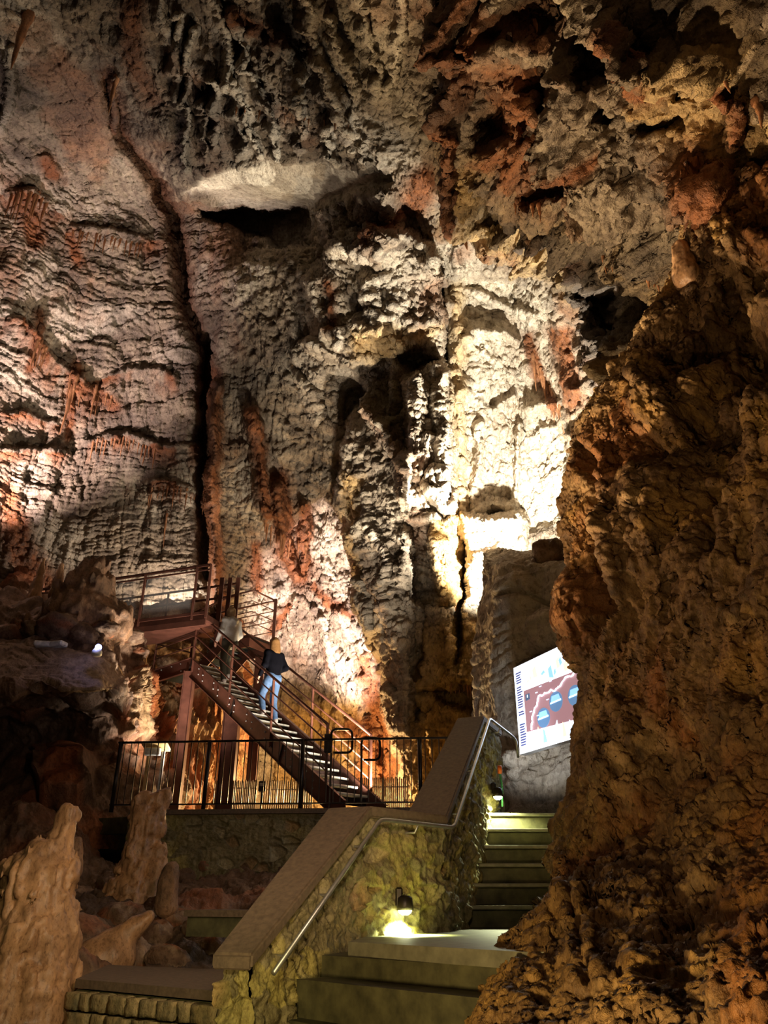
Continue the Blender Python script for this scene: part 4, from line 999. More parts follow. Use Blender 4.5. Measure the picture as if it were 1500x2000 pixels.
for f_ in (.1, .5):
    p = wa+WD*WL*f_+WN*.55; hcol([p[0], p[1], ZP], [p[0], p[1], ztop-1.22], walk, 'support_column', .16)
# ------------------------------------------------------------------ lath fences at the back of the platform
def laths(pxa, pxb, t, ztop_, n, label, hh=.9, mat='lath'):
    a_, b_ = PT(pxa, 1525, t), PT(pxb, 1525, t); a_[2] = b_[2] = ZP
    e = empty('lath_fence', (a_+b_)/2, label, 'fence')
    for i in range(n):
        p = a_+(b_-a_)*i/(n-1); MB().bar(p+[0, 0, .0], p+[0, 0, hh+.02*math.sin(i*3.1)], .028, .012).build('lath', M[mat], e)
    for z in (.18, .5, .78): MB().bar(a_+[0, 0, z], b_+[0, 0, z], .01, .025).build('cross_wire', M['steel'], e)
    return e
laths(423, 500, 15.4, 0, 24, 'pale wooden lath fence standing left of the small grey box', .92)
laths(514, 610, 15.6, 0, 24, 'pale lath fence under the lower end of the steel stair', .95)
laths(700, 796, 15.2, 0, 26, 'lath fence behind the railing near the parapet', .95)
t = empty('junction_box', PT(512, 1533, 15.2), 'small dark junction box fixed between the lath fences', 'box')
c_ = PT(512, 1536, 15.2)
MB().box(c_, (.14, .08, .2), None, .015).build('housing', M['blackmetal'], t); MB().box([c_[0], c_[1], (c_[2]+ZP)/2-.05], (.03, .03, c_[2]-ZP-.1)).build('post', M['blackmetal'], t)
MB().box(c_+[0, -.045, .03], (.09, .01, .06)).build('cover', M['steel'], t)
# ------------------------------------------------------------------ gate loops at the foot of the stair
t = empty('stair_gate', PZ(668, 1560, ZP), 'small gate of bent black tube with a dark latch box at the stair foot', 'gate')
gp = PT(668, 1450, 12.5)
def loop(x0, x1, y0, y1, t_): return rounded([PT(x0, y1, t_), PT(x0, y0, t_), PT(x1, y0, t_), PT(x1, y1, t_), PT(x0+4, y1, t_)], .1, 5)
MB().tube(loop(647, 688, 1424, 1470, 12.6), .02, 8).build('bent_tube', M['blackmetal'], t, True)
b_ = PT(647, 1470, 12.6); MB().bar([b_[0], b_[1], ZP], b_, .035).build('post', M['blackmetal'], t)
MB().box(PT(641, 1452, 12.6), (.13, .1, .3), None, .015).build('latch_box', M['blackmetal'], t)
t = empty('barrier_loop', PZ(722, 1560, ZP), 'bent black tube barrier right of the stair foot', 'barrier')
MB().tube(loop(706, 742, 1441, 1484, 12.8), .02, 8).build('bent_tube', M['blackmetal'], t, True)
b_ = PT(706, 1484, 12.8); MB().bar([b_[0], b_[1], ZP], b_, .035).build('post', M['blackmetal'], t)
# ------------------------------------------------------------------ slanted reading lectern
t = empty('lectern', PZ(300, 1600, ZP), 'small slanted reading lectern with a wooden top and lit pale leg', 'lectern')
c_ = PT(305, 1458, 13.7)
Mx = Matrix.Rotation(math.radians(-14), 3, 'X')
MB().box(c_, (.46, .36, .035), Mx, .006).build('reading_board', M['lath'], t)
MB().box(c_+[-.03, -.05, -.1], (.27, .12, .13), None, .01).build('tray_box', M['nosing'], t)
for dx in (-.12, .14): MB().box([c_[0]+dx, c_[1]+.02, (c_[2]+ZP)/2-.03], (.05, .06, c_[2]-ZP-.1), None, .005).build('leg', M['lath'] if dx < 0 else M['nosing'], t)
MB().box([c_[0], c_[1]+.02, ZP+.35], (.28, .04, .06)).build('stretcher', M['blackmetal'], t)
# ------------------------------------------------------------------ luminous information panel
pa, pb_ = PT(1003, 1303, 10.8), None
ptl, pbl = PT(1003, 1303, 10.8), PT(1015, 1470, 10.8)
ptr, pbr = PT(1128, 1246, 9.6), PT(1128, 1438, 9.6)
o_ = (ptl+pbl)/2; U = ((ptr+pbr)-(ptl+pbl))/2; Lp = np.linalg.norm(U[:2]); U = np.array([U[0], U[1], 0])/np.linalg.norm(U[:2])
HH = (np.linalg.norm(ptl-pbl)+np.linalg.norm(ptr-pbr))/2; LL = Lp*1.2
Nn = np.cross(U, [0, 0, 1]); Nn = Nn if np.dot(Nn, EYE-o_) > 0 else -Nn
o_ = o_*[1, 1, 0]+[0, 0, (ptl[2]+pbl[2]+ptr[2]+pbr[2])/4-HH/2]
panel = empty('information_panel', o_, 'bright backlit information panel with a white cave map on brown, hung above the stair', 'sign')
def PN(u, v, n=0.): return o_+U*u*LL+np.array([0, 0, v*HH])+Nn*n
def quad(name, pts, n, mat, parent=panel, th=.004): return MB().poly_prism([PN(u, v, n) for u, v in pts], -Nn*th).build(name, mat, parent)
quad('light_box', [(0, 0), (1, 0), (1, 1), (0, 1)], 0, M['steel'], th=.09)
def gmat(name, c, s): return glow(name, c, s)
GW = gmat('panel_white', (.78, .88, 1), 2.6); GBR = gmat('panel_brown', (.36, .19, .21), 1.1); GB = gmat('panel_blue', (.25, .5, .85), 1.6); GDB = gmat('panel_slate', (.08, .13, .22), 1.0)
GO = gmat('panel_orange', (1, .6, .4), 2.0); GLB = gmat('panel_pale_blue', (.5, .75, 1), 2.6); GT = gmat('panel_text', (.1, .12, .35), .8); GTQ = gmat('panel_turquoise', (.2, .8, .85), 2.0)
quad('white_face', [(.005, .008), (.995, .008), (.995, .992), (.005, .992)], .004, GW)
quad('brown_field', [(.13, .22), (.99, .17), (.99, .66), (.13, .68)], .008, GBR)
quad('cave_photo', [(.13, .69), (.99, .68), (.99, .9), (.13, .93)], .008, gmat('panel_photo', (.62, .74, .95), 3.0))
rnd = random.Random(5)
for k in range(16):
    u0 = rnd.uniform(.15, .9); w_ = rnd.uniform(.02, .07); v0 = rnd.uniform(.7, .78); v1 = v0+rnd.uniform(.04, .13)
    quad('photo_patch', [(u0, v0), (u0+w_, v0+rnd.uniform(-.02, .03)), (u0+w_*.6, v1), (u0-.01, v1-.03)], .010+.0006*k, [GO, GB, GLB, GB][k % 4] if u0 > .3 else GO)
for k in range(30):
    v = .9-.028*k
    if .33 < v < .42: continue
    quad('text_line', [(.035, v), (.035+rnd.uniform(.055, .085), v), (.035+rnd.uniform(.065, .085), v+.017), (.035, v+.017)], .010, GT if k != 5 and k != 15 else GO)
quad('side_picture', [(.035, .33), (.115, .33), (.115, .42), (.035, .42)], .010, GLB)
quad('emblem_plate', [(.155, .56), (.215, .565), (.215, .63), (.155, .63)], .012, GDB)
quad('emblem_flame', [(.18, .59), (.19, .59), (.187, .62), (.183, .62)], .016, GW)
def disc(name, u, v, ru, rv, n, mat):
    return quad(name, [(u+ru*math.cos(a*math.pi/14), v+rv*math.sin(a*math.pi/14)) for a in range(28)], n, mat)
for (u, v) in ((.38, .31), (.56, .43), (.80, .42), (.93, .3)):
    disc('round_picture', u, v, .085, .105, .013, gmat('panel_disc', (.1, .2, .36), 1.3))
    quad('disc_upper', [(u-.06, v+.01), (u+.06, v+.015), (u+.045, v+.07), (u-.045, v+.07)], .017, GB)
    quad('disc_band', [(u-.07, v-.01), (u+.07, v-.005), (u+.07, v+.012), (u-.07, v+.006)], .018, GLB)
pts = [(.205, .22), (.21, .27), (.225, .3), (.23, .36), (.26, .4), (.275, .44), (.31, .46), (.33, .53), (.35, .56), (.4, .545), (.43, .56), (.47, .55), (.52, .575), (.56, .54), (.6, .56), (.63, .57), (.67, .6), (.72, .64), (.78, .62), (.85, .66), (.93, .65)]
mb = MB(); full = []
for i in range(len(pts)-1):
    for k in range(3):
        f_ = k/3; full.append(PN(pts[i][0]*(1-f_)+pts[i+1][0]*f_+rnd.uniform(-.004, .004), pts[i][1]*(1-f_)+pts[i+1][1]*f_+rnd.uniform(-.006, .006), .018))
mb.tube(full, [.007+.006*rnd.random() for _ in full], 6).build('cave_map_line', GW, panel)
for u, v in ((.2, .42), (.3, .6), (.36, .65), (.5, .66), (.44, .48), (.29, .35)):
    quad('map_mark', [(u, v), (u+.03, v), (u+.03, v+.008), (u, v+.008)], .014, GLB)
for k in range(9):
    u0 = .18+.085*k; quad('lower_picture', [(u0, .05), (u0+.05, .05), (u0+.03, .2+.04*math.sin(k*2.)), (u0+.01, .2)], .011+.0005*k, [GLB, GO, GTQ, GW, GLB, GO][k % 6])
lp = PN(.5, .5, .35); 
l = bpy.data.lights.new('panel_shine', 'AREA'); l.energy = 14; l.color = (.72, .84, 1); l.shape = 'RECTANGLE'; l.size = LL; l.size_y = HH
lo = bpy.data.objects.new('panel_shine', l); COL.objects.link(lo); lo.location = PN(.5, .5, .03); aim(lo, PN(.5, .5, 3)); lo.parent = None
# ------------------------------------------------------------------ blue-white lamp on the slab
c_ = PT(190, 1270, 13.0)
t = empty('slab_lamp', c_, 'small round lamp glowing blue white on the rock slab', 'lamp')
MB().tube([c_+[0, 0, -.10], c_+[0, 0, -.08], c_+[0, 0, -.02], c_+[0, 0, .03]], [.07, .085, .085, .05], 16).build('base', M['nosing'], t, True)
mb = MB(); bmesh.ops.create_icosphere(mb.bm, subdivisions=3, radius=.055, matrix=Matrix.Translation(Vector(c_+[.01, 0, .05]))); mb.build('bulb', glow('bulb_blue', (.35, .4, 1), 14), t, True)
point('slab_lamp_light', c_+[.0, -.12, .1], 3, (.4, .42, 1), .04)

# ------------------------------------------------------------------ two visitors on the steel stair
def person(base, heading, kind, label, H=1.68):
    """base: the point between the feet; heading: unit vector the person faces; figure modelled at x right, y forward"""
    e = empty('person', base, label, 'person', None)
    e.rotation_euler = (0, 0, math.atan2(heading[1], heading[0])-math.pi/2)
    k = H/1.70
    def S(*p): return [(np.array(a)*k, np.array(b)*k, ra*k, rb*k, *r) for a, b, ra, rb, *r in p]
    def add(name, prims, h, kk, mat, cut=None, noise=None, label=None):
        o = soft_body(name, S(*prims), h, kk, mat, None, .03, cut, noise); o.parent = e
        if label: o['label'] = label
        return o
    st = .36 if kind == 'b' else .34                       # one foot a step higher
    hipL, hipR = (-.09, 0, .90), (.09, 0, .90)
    if kind == 'b':  kneeL, ankL, toeL = (-.10, .20, .56), (-.10, .12, .25), (-.10, .27, .21); kneeR, ankR, toeR = (.09, .05, .48), (.09, -.04, .08), (.09, .12, .03)
    else:            kneeL, ankL, toeL = (-.10, .05, .48), (-.10, -.03, .08), (-.10, .13, .03); kneeR, ankR, toeR = (.09, .2, .57), (.09, .11, .25), (.09, .26, .21)
    shL, shR = (-.175, 0, 1.38), (.175, 0, 1.38)
    if kind == 'b':  elL, wrL = (-.25, -.02, 1.12), (-.27, .10, .90); elR, wrR = (.26, -.08, 1.13), (.20, .10, 1.06)
    else:            elL, wrL = (-.25, .0, 1.12), (-.25, .13, .92); elR, wrR = (.23, -.03, 1.11), (.20, .14, .98)
    head_c = (-.01, .03, 1.60) if kind == 'b' else (-.02, .05, 1.58)
    hx, hy, hz = head_c
    # body: one continuous skin
    body = [((0, 0, .93), (0, 0, 1.12), .125, .11, (1.25, .85)), ((0, 0, 1.12), (0, 0, 1.33), .11, .12, (1.35, .85)), (shL, shR, .055, .055), ((0, 0, 1.38), (0, .015, 1.50), .052, .047),
            ((hx, hy, hz+.01), (hx, hy, hz+.045), .078, .082, (.9, 1.08)), ((hx, hy+.025, hz-.03), (hx, hy+.045, hz-.075), .058, .035), ((hx, hy+.095, hz+.01), (hx, hy+.108, hz-.02), .010, .014),
            ((hx-.078, hy+.005, hz), (hx-.080, hy-.002, hz+.02), .012, .015), ((hx+.078, hy+.005, hz), (hx+.080, hy-.002, hz+.02), .012, .015)]
    for hp, kn, an, to in ((hipL, kneeL, ankL, toeL), (hipR, kneeR, ankR, toeR)):
        body += [(hp, kn, .085, .055), (kn, an, .054, .036), (an, to, .034, .026)]
    hands = []
    for sh, el, wr in ((shL, elL, wrL), (shR, elR, wrR)):
        body += [(sh, el, .045, .037), (el, wr, .036, .025)]
        d = (np.array(wr)-np.array(el)); d = d/np.linalg.norm(d); side = np.array([0, 1, 0])-d*d[1]; side /= np.linalg.norm(side); dn = np.cross(d, side)
        pm = np.array(wr)+d*.055; body.append((np.array(wr), pm, .024, .028, (.8, 1)))
        sx = 1 if wr[0] > 0 else -1
        for j, L in enumerate((.062, .072, .068, .054)):
            a0 = pm+side*(.026-.017*j)+d*.012; a1 = a0+d*L*.5+np.array([-sx*.008, 0, -.006]); a2 = a1+d*L*.4+np.array([-sx*.018, 0, -.008])
            hands += [(a0, a1, .0085, .008), (a1, a2, .008, .0065)]
        a0 = np.array(wr)+d*.03+side*.022; a1 = a0+side*.026+d*.022; hands += [(a0, a1, .011, .009), (a1, a1+d*.024, .009, .007)]
    body += hands
    add('body', body, .0125, .02, M['skin'])
    # face details
    for sx in (-.03, .03):
        mb = MB(); bmesh.ops.create_icosphere(mb.bm, subdivisions=2, radius=.011*k, matrix=Matrix.Translation(Vector((hx+sx, hy+.083, hz+.012))*k)); o = mb.build('eye', M['nosing'], None, True); o.parent = e
    mb = MB(); mb.tube([np.array((hx-.022, hy+.082, hz-.048))*k, np.array((hx, hy+.09, hz-.05))*k, np.array((hx+.022, hy+.082, hz-.048))*k], .0045*k, 6); o = mb.build('mouth', plain('lip', (.4, .14, .1), .5), None, True); o.parent = e
    # hair
    fl_ = lambda G: .006*np.sin(G[..., 0]*160+G[..., 2]*12)*np.cos(G[..., 1]*130)
    faceplane = lambda G: (G[..., 1]-(hy+.045)*k)*(np.where(G[..., 2] > (hz+.075)*k, 0, 1))-.0
    if kind == 'b':
        hair = [((hx, hy-.012, hz+.03), (hx, hy-.02, hz+.045), .105, .102, (.95, 1.0)), ((hx, hy-.06, hz), (hx, hy-.105, hz-.20), .095, .085, (1.15, .65)), ((hx+.065, hy-.03, hz), (hx+.085, hy-.06, hz-.19), .055, .042), ((hx-.065, hy-.03, hz), (hx-.085, hy-.06, hz-.19), .055, .042)]
    else:
        hair = [((hx, hy-.014, hz+.03), (hx, hy-.02, hz+.045), .10, .10, (.95, 1.0)), ((hx, hy-.045, hz), (hx, hy-.05, hz-.07), .09, .075, (1.05, .75)), ((hx+.06, hy-.01, hz), (hx+.065, hy-.01, hz-.06), .045, .04), ((hx-.06, hy-.01, hz), (hx-.065, hy-.01, hz-.06), .045, .04)]
    add('hair', hair, .0125, .03, M['hair_b'] if kind == 'b' else M['hair_a'], lambda G: G[..., 1]-(hy+.055)*k, fl_)
    # top
    fold = lambda G: .004*fbm((G*14).astype(np.float32), 2, 5)
    top = [((0, 0, .90 if kind == 'a' else .97), (0, -.005, 1.15), .145, .135, (1.22, .9)), ((0, -.005, 1.15), (0, -.01, 1.34), .135, .135, (1.35, .9)), (shL, shR, .072, .072), ((0, -.01, 1.40), (0, 0, 1.44), .075, .068)]
    for sh, el, wr in ((shL, elL, wrL), (shR, elR, wrR)):
        wq = np.array(el)+(np.array(wr)-np.array(el))*.88
        top += [(sh, el, .064, .056), (el, wq, .055, .042)]
    if kind == 'a': top += [((-.05, -.09, 1.41), (.05, -.09, 1.41), .05, .05), ((0, -.115, 1.36), (0, -.125, 1.29), .055, .03)]
    add('hoodie' if kind == 'a' else 'sweater', top, .0135, .035, M['grey_cloth'] if kind == 'a' else M['black_cloth'], None, fold, 'pale grey hooded top' if kind == 'a' else 'black long sleeved top')
    # trousers
    tr = [((-.05, 0, .95), (.05, 0, .95), .118, .118, (1, .9)), ((-.07, -.03, .88), (.07, -.03, .88), .105, .105)]
    for hp, kn, an, to in ((hipL, kneeL, ankL, toeL), (hipR, kneeR, ankR, toeR)):
        aq = np.array(an)+[0, 0, .015]
        tr += [(hp, kn, .104, .072), (kn, aq, .070, .056)]
    add('jeans' if kind == 'b' else 'trousers', tr, .0135, .03, M['jeans'] if kind == 'b' else M['olive_cloth'], None, fold, 'light blue jeans' if kind == 'b' else 'dark olive trousers')
    # shoes
    for an, to in ((ankL, toeL), (ankR, toeR)):
        a = np.array(an); tt = np.array(to); o = add('shoe', [(a+[0, -.035, -.045], tt+[0, .0, .0], .04, .036, (.95, 1)), (a+[0, -.02, -.02], a+[0, 0, .01], .045, .045)], .011, .02, M['shoe'])
    if kind == 'a':
        mb = MB(); mb.box(np.array((-.225, .2, .90))*k, (.012, .07, .13), None, .004); o = mb.build('phone', M['nosing'], None); o.parent = e
    return e
M['skin'] = plain('skin', (.55, .3, .19), .5, 0, .08, 10); M['hair_a'] = plain('light_blond_hair', (.3, .2, .1), .5, 0, .35, 60); M['hair_b'] = plain('dark_blond_hair', (.26, .13, .045), .5, 0, .35, 60)
M['grey_cloth'] = plain('pale_grey_jersey', (.4, .38, .34), .85, 0, .12, 40, .2); M['black_cloth'] = plain('black_knit', (.002, .002, .004), .9, 0, .3, 40, .2, .08)
M['jeans'] = plain('light_blue_denim', (.055, .11, .22), .8, 0, .25, 30, .2); M['olive_cloth'] = plain('dark_olive_cotton', (.028, .024, .012), .85, 0, .25, 30, .2); M['shoe'] = plain('white_trainer', (.5, .45, .42), .5, 0, .15, 20)
def on_tread(px_goal, wd, y_off=0):       # the tread whose bearing is nearest
    best = None
    for i in range(NT_):
        s_ = run*(i+.35)/NT_+.10; z = rise*(i+1)/NT_-.012; p = SP(s_, wd, z); x = proj(p)[0]
        if best is None or abs(x-px_goal) < best[0]: best = (abs(x-px_goal), p, i)
    print('tread', best[2], proj(best[1])); return best[1]
person(on_tread(526, .50), HD, 'b', 'person in black top and light blue jeans walking up the steel stair', 1.66)
person(on_tread(446, .42), HD, 'a', 'person in pale grey hooded top and dark olive trousers, higher on the stair', 1.68)

# ------------------------------------------------------------------ stalagmites, as grown
def lumps(name, base, prims, label, cat, mat, h=.02, k=.08, amp=.02, f=9, seed=700, group=None, parent=None):
    b = np.asarray(base, float)
    nz = lambda G: amp*fbm(G.astype(np.float32)*f+b.astype(np.float32), 3, seed)+amp*.8*ridged(sc3(G.astype(np.float32), f*1.6, f*1.6, f*.5)+b.astype(np.float32), 2, seed+3, rot=False)
    o = soft_body(name, prims, h, k, mat, None, .08, None, nz); o.location = b
    n = len(o.data.vertices); co = np.zeros(n*3, np.float32); o.data.vertices.foreach_get('co', co); co = co.reshape(-1, 3)+b.astype(np.float32)
    set_col(o.data, np.stack([.9*sstep(-.1, .35, fbm(co*1.4, 3, seed+5)-.25*(co[:, 2]-b[2]-.4)), .6*sstep(0, .4, fbm(co*2, 3, seed+6)), .4*sstep(.1, .4, fbm(co*1.7, 3, seed+7)), np.zeros(n)], -1))
    return tag(o, label, cat, group)
def up(x, y, z): return np.array([x, y, z], float)
# tall pale one, bottom left, with a knob on top
b = PT(30, 2050, 5.0); top = PT(55, 1512, 5.0); Hh = top[2]-b[2]-.35
s_ = 5.0/1500
lumps('stalagmite', b, [(up(0, 0, 0), up(0, 0, Hh*.5), .38, .29), (up(0, 0, Hh*.4), up(-.02, 0, Hh*.82), .28, .22), (up(-.06, 0, Hh*.8), up(-.02, 0, Hh*.9), .2, .15), (up(.075, 0, Hh*.8), up(.085, 0, Hh*1.16), .095, .068), (up(-.22, .1, 0), up(-.2, .1, Hh*.82), .28, .17), (up(.14, -.1, 0), up(.12, -.06, Hh*.5), .22, .12)],
      'tall pale stalagmite with a rounded knob on top at the bottom left', 'stalagmite', M['stal'], .02, .09, .04, 10)
# twin-headed one before the retaining wall
b = PT(262, 1790, 9.0); s_ = 9.0/1500
lumps('stalagmite', b, [(up(-.05, 0, 0), up(-.06, 0, .62), .34, .17), (up(-.06, 0, .5), up(-.02, 0, 1.05), .18, .17), (up(-.04, 0, 1.0), up(-.06, 0, 1.26), .16, .13), (up(.1, 0, .95), up(.18, .02, 1.36), .14, .095), (up(.16, 0, .0), up(.18, 0, .68), .22, .13), (up(-.26, -.05, 0), up(-.2, 0, .45), .2, .12), (up(-.14, -.02, 1.1), up(-.16, -.02, 1.28), .08, .06), (up(.02, -.05, 1.1), up(.02, -.05, 1.22), .07, .06)],
      'orange twin-headed stalagmite in front of the low retaining wall', 'stalagmite', M['stal'], .02, .05, .045, 10, 720)
b = PT(142, 1700, 9.5)
lumps('stalagmite', b, [(up(0, 0, 0), up(0, 0, .32), .12, .07), (up(-.1, 0, 0), up(-.14, 0, .14), .1, .05)], 'small orange stalagmite stub left of the twin-headed one', 'stalagmite', M['stal'], .02, .05, .012, 10, 730)
b = PT(325, 1770, 8.0)
lumps('stalagmite', b, [(up(0, 0, 0), up(0, 0, .3), .13, .09), (up(0, 0, .2), up(.01, 0, .36), .1, .07)], 'stubby brown stalagmite on the dark rubble right of the twin-headed one', 'stalagmite', M['mid'], .02, .05, .015, 12, 740)
b = PT(205, 1900, 6.6)
lumps('boulder', b, [(up(-.25, 0, 0), up(.28, .1, .42), .2, .07), (up(-.3, 0, -.1), up(.05, .05, .1), .26, .18)], 'smooth slanting orange brown boulder behind the slab topped block wall', 'boulder', M['stal'], .022, .08, .015, 6, 750)
# mound with stumps on the upper left bedrock
b = PT(165, 1222, 15.2); q = 15.2/1500
def pp(x, y, dy=0): return up((x-165)*q, dy, (1222-y)*q*.97)
lumps('stalagmite_mound', b, [(pp(165, 1215), pp(160, 1150), .85, .5), (pp(120, 1200), pp(125, 1150), .5, .3), (pp(160, 1150), pp(165, 1100), .42, .25), (pp(150, 1110), pp(156, 1088), .2, .09), (pp(172, 1108), pp(176, 1096), .2, .12), (pp(215, 1210), pp(212, 1180), .45, .25), (pp(232, 1215), pp(236, 1195), .3, .18), (pp(80, 1225), pp(90, 1205), .4, .2), (pp(130, 1150), pp(128, 1128), .25, .18), (pp(195, 1150), pp(190, 1120), .22, .14)],
      'knobbly brown stalagmite mound on the bedrock below the glass walkway', 'stalagmite', M['mid'], .045, .14, .13, 3.6, 760)
for x, y0, y1, r, lb in [(108, 1135, 1098, .13, 'slim pinkish stalagmite left of the knobbly mound'), (66, 1150, 1085, .12, 'tapering white stalagmite standing under the left edge glow'), (52, 1190, 1125, .16, 'rusty pointed stalagmite at the far left end of the walkway')]:
    b = PT(x, y0+30, 17.0); q = 17/1500
    lumps('stalagmite', b, [(up(0, 0, 0), up(0, 0, (y0+30-y1)*q), r*1.3, r*.45)], lb, 'stalagmite', M['stal'], .03, .05, .02, 6, 770+int(x))
# ------------------------------------------------------------------ stones lying about
def boulder_mesh(seed, sub=4):
    bm = bmesh.new(); bmesh.ops.create_icosphere(bm, subdivisions=sub, radius=1)
    co = np.array([v.co[:] for v in bm.verts], np.float32)
    w1, w2, wi = worley(co*1.1+seed*3.7, seed)
    r = 1+.32*fbm(co*.9+seed, 4, seed)+.34*(.6-w1)+.13*ridged(co*3, 4, seed+2)+.08*fbm(co*8, 3, seed+9)
    for v, k in zip(bm.verts, r): v.co *= float(k)
    me = bpy.data.meshes.new('boulder'); bm.to_mesh(me); bm.free(); me.shade_smooth(); me.materials.append(M['mid'])
    set_col(me, np.stack([.5*sstep(.2, .5, co[:, 0]*0+fbm(co, 2, seed)), .4*sstep(0, .5, fbm(co*2, 2, seed+4)), co[:, 0]*0, co[:, 0]*0], -1))
    return me
BM_ = [boulder_mesh(s) for s in (1, 2, 3, 4, 5)]
PM_ = [BM_[0].copy(), BM_[3].copy()]
for m_ in PM_:
    m_.materials[0] = M['wall']; m_.color_attributes['stone'].data.foreach_set('color', np.tile([0., .9, 0., 0.], (len(m_.vertices), 1)).astype(np.float32).ravel())
def put(i, p, size, label, group, name='boulder'):
    o = bpy.data.objects.new(name, BM_[i % 5]); COL.objects.link(o); o.location = [float(v) for v in p]; o.scale = size
    r2 = random.Random(i*7+1); o.rotation_euler = (r2.uniform(-.4, .4), r2.uniform(-.4, .4), r2.uniform(0, 6.28)); tag(o, label, 'boulder', group); return o
stones = [(175, 1835, .30), (228, 1800, .24), (268, 1760, .2), (150, 1770, .3), (300, 1830, .22), (120, 1900, .26), (345, 1800, .18), (255, 1870, .22), (400, 1700, .2), (450, 1680, .16), (520, 1660, .18), (360, 1720, .22), (180, 1950, .22), (215, 1725, .2), (110, 1820, .22), (330, 1870, .16), (460, 1730, .16), (560, 1640, .14), (395, 1815, .2), (440, 1812, .2), (475, 1805, .18), (420, 1850, .2), (465, 1850, .16), (380, 1860, .18)]
for i, (x, y, r) in enumerate(stones):
    p = G_.at(x, y, -.05); kk = random.Random(i)
    put(i, p, (r*kk.uniform(.8, 1.3), r*kk.uniform(.8, 1.2), r*kk.uniform(.6, 1)), 'brown boulder in the dark rubble slope left of the parapet', 'boulders on the rubble slope')
for i, (x, y, r) in enumerate([(232, 1215, .26), (205, 1232, .26), (160, 1240, .3), (120, 1232, .34), (80, 1238, .3), (40, 1236, .28), (250, 1245, .24), (180, 1218, .25), (262, 1232, .2), (100, 1222, .25), (270, 1275, .22), (15, 1245, .3)]):
    p = L_.at(x, y, .02); kk = random.Random(50+i)
    put(i+3, p, (r*kk.uniform(.8, 1.3), r*kk.uniform(.8, 1.2), r*kk.uniform(.5, .8)), 'brown boulder at the foot of the knobbly stalagmite mound', 'boulders around the mound')
for i, (x, y, r) in enumerate([(998, 1482, .13), (1018, 1492, .12), (1042, 1478, .14), (1066, 1505, .13), (1085, 1488, .14), (1008, 1510, .12), (1035, 1518, .13), (1098, 1515, .13), (1056, 1470, .1), (1020, 1470, .1)]):
    p = wall_pt = None
    p = PT(x, y, 11.0); o = put(i+1, p, (r*1.2, r, r*.8), 'pale grey stone in the rubble bank under the backlit panel', 'stones under the panel'); o.data = PM_[i % 2]
for i, (x, y, r, lb) in enumerate([(1072, 1085, .28, 'rounded stone at the top of the rock shelf'), (1060, 1106, .22, 'small stone on the edge of the rock shelf')]):
    put(i+2, PT(x, y, 12.9), (r, r, r), lb, None)
p = L_.at(92, 1262, .05)
for x, y, rz, lb in ((92, 1262, .2, 'pale broken slab piece lying left on the bedrock'), (112, 1263, -.3, 'longer pale broken slab piece beside the other one')):
    o = MB().box((0, 0, 0), (.34, .2, .09), Matrix.Rotation(rz, 3, 'Z'), .02).build('broken_slab', M['nosing']); o.location = [float(v) for v in L_.at(x, y, .06)]; tag(o, lb, 'stone')
# ------------------------------------------------------------------ stalactites
def stal_mesh(seed):
    r2 = random.Random(seed); pts = []; rad = []; n = 16; wob = r2.uniform(.02, .06); ph = r2.uniform(0, 6)
    for i in range(n):
        t = i/(n-1); pts.append((wob*math.sin(ph+5*t)*t, wob*math.cos(ph+4*t)*t, .12-1.12*t)); rad.append((.16*(1-t)**.8+.012)*(1+.14*math.sin(t*19+ph)))
    mb = MB(); mb.tube(pts, rad, 12)
    for v in mb.bm.verts: v.co.x *= 1+.18*math.sin(v.co.y*40+ph); 
    bmesh.ops.recalc_face_normals(mb.bm, faces=mb.bm.faces)
    me = bpy.data.meshes.new('stalactite'); mb.bm.to_mesh(me); mb.bm.free(); me.shade_smooth(); me.materials.append(M['drip']); set_col(me, np.tile([.3, .2, .1, 0.], (len(me.vertices), 1)))
    return me
SM = [stal_mesh(s) for s in range(6)]
def stalactite(px, py, L, wd, label, group, k=0, out=-.02, sheet=None, mat=None):
    sheet = sheet or W; p = sheet.at(px, py, out); t_ = proj(p)[2]; m_ = t_/1500
    o = bpy.data.objects.new('stalactite', SM[k % 6]); COL.objects.link(o); o.location = [float(v) for v in p]
    o.scale = (wd*m_*6.5, wd*m_*6.5, L*m_*1.05); o.rotation_euler = (0, 0, k*1.3); tag(o, label, 'stalactite', group); return o
def row(pts, n, L, wd, label, group, seed, jit=.5, dy=4, sheet=None):
    r2 = random.Random(seed); pts = np.array(pts, float); seg = np.r_[0, np.cumsum(np.hypot(*np.diff(pts, axis=0).T))]
    for i in range(n):
        s_ = seg[-1]*(i+r2.uniform(.1, .9))/n; x = np.interp(s_, seg, pts[:, 0]); y = np.interp(s_, seg, pts[:, 1])
        stalactite(x, y+dy, L*r2.uniform(1-jit, 1+jit*.6), wd*r2.uniform(.7, 1.2), label, group, seed+i, sheet=sheet)
row([(180, 858), (250, 850), (305, 876)], 16, 34, 2.2, 'thin rust stalactite fringing the wide arched ledge on the left wall', 'fringe of the wide arched ledge', 1)
row([(285, 950), (330, 944), (398, 966)], 12, 36, 2.2, 'thin rust stalactite on the low ledge left of the rusty column', 'fringe of the low ledge', 2)
row([(20, 378), (60, 370), (95, 392)], 10, 62, 3, 'brown fan stalactite high on the left wall', 'fan of stalactites high left', 3)
row([(130, 446), (190, 452), (280, 474)], 15, 40, 2.4, 'dark brown stalactite of the upper fringe on the left wall', 'upper fringe on the left wall', 4)
row([(135, 722), (170, 745), (220, 770)], 10, 52, 3, 'rusty stalactite beside the long pointed one', 'cluster around the long pointed stalactite', 5)
row([(70, 655), (92, 680)], 5, 60, 3, 'pale rusty stalactite near the left edge above the long pointed one', 'small cluster near the left edge', 6)
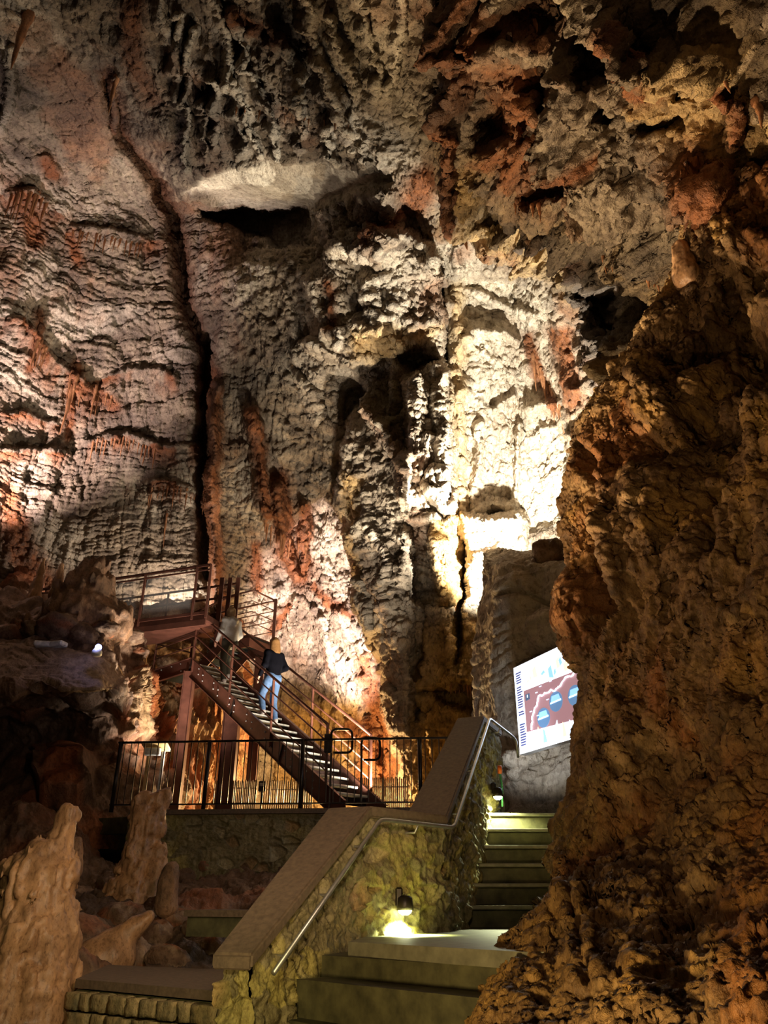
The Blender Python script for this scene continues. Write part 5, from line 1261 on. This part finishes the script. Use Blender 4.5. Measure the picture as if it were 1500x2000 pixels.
row([(515, 1010), (560, 1050), (600, 1060)], 10, 46, 3.2, 'rust stalactite hanging over the alcove opening', 'stalactites over the alcove', 7)
row([(1040, 690), (1065, 740), (1090, 780), (1100, 815)], 12, 60, 4, 'brown stalactite at the right edge of the floodlit recess', 'stalactites beside the recess', 8)
row([(1178, 500), (1195, 510)], 4, 50, 4, 'stalactite hanging below the pale hanging rock', 'stalactites under the pale rock', 9)
row([(1235, 530), (1285, 545)], 6, 44, 4, 'stalactite in the dark hollow at upper right', 'stalactites in the dark hollow', 10)
row([(880, 1330), (905, 1336), (945, 1340)], 9, 22, 2.2, 'small spike along the bottom edge of the lit column', 'spikes under the lit column', 11)
row([(450, 205), (700, 240)], 10, 26, 2.2, 'short spike on the vault above the pale lit overhang', 'spikes above the pale overhang', 12)
row([(1000, 390), (1060, 400)], 7, 36, 3.5, 'dark knobby stalactite under the cracked hanging block', 'stalactites under the hanging block', 13)
row([(860, 1180), (900, 1180)], 6, 16, 2.4, 'ochre spike along the foot of the yellow column', 'spikes of the yellow column', 15)
for a in [(140, 760, 100, 4.5, 'longest pointed rust stalactite on the left wall'), (228, 150, 110, 5, 'single dark stalactite beside the diagonal seam high left'), (1412, 150, 50, 5, 'curved pointed stalactite at the top right'), (1478, 200, 70, 9, 'thick orange stalactite at the right edge'), (990, 210, 28, 5, 'small stalactite inside the black hollow'),
          (905, 420, 90, 9, 'long pale stalactite ending the ridge right of centre'), (1046, 130, 30, 5, 'small pale stalactite left of the black hollow'), (55, 30, 160, 10, 'long pale drapery stalactite in the top left corner'), (1044, 40, 40, 6, 'short stalactite at the top edge'), (326, 1005, 66, 2.4, 'single long thread stalactite below the low ledge')]:
    stalactite(*a[:5], None, int(a[0]))
# small stalagmites on the ridge of the near rock
for x, y, L, r, lb in [(1268, 655, 34, .07, 'forked pale stalagmite on the ridge of the near rock'), (1250, 690, 18, .035, 'tiny pale stalagmite on the ridge left of the forked one'), (1136, 862, 46, .06, 'slim pale stalagmite at the lower end of the ridge'), (1345, 520, 60, .14, 'thick pale stalagmite high on the ridge of the near rock'), (1222, 740, 30, .16, 'rounded pale lump on the ridge')]:
    p = N_.at(x, y, -.05); t_ = proj(p)[2]; q = t_/1500
    pr = [(up(0, 0, -.1), up(0, 0, L*q), r*1.2, r*.7)]
    if 'forked' in lb: pr += [(up(0, 0, L*q*.5), up(-.07, 0, L*q*1.1), r*.7, r*.4), (up(0, 0, L*q*.5), up(.06, 0, L*q*1.2), r*.7, r*.4)]
    lumps('stalagmite', p, pr, lb, 'stalagmite', M['stal'], .014, .03, .012, 14, 800+int(x))
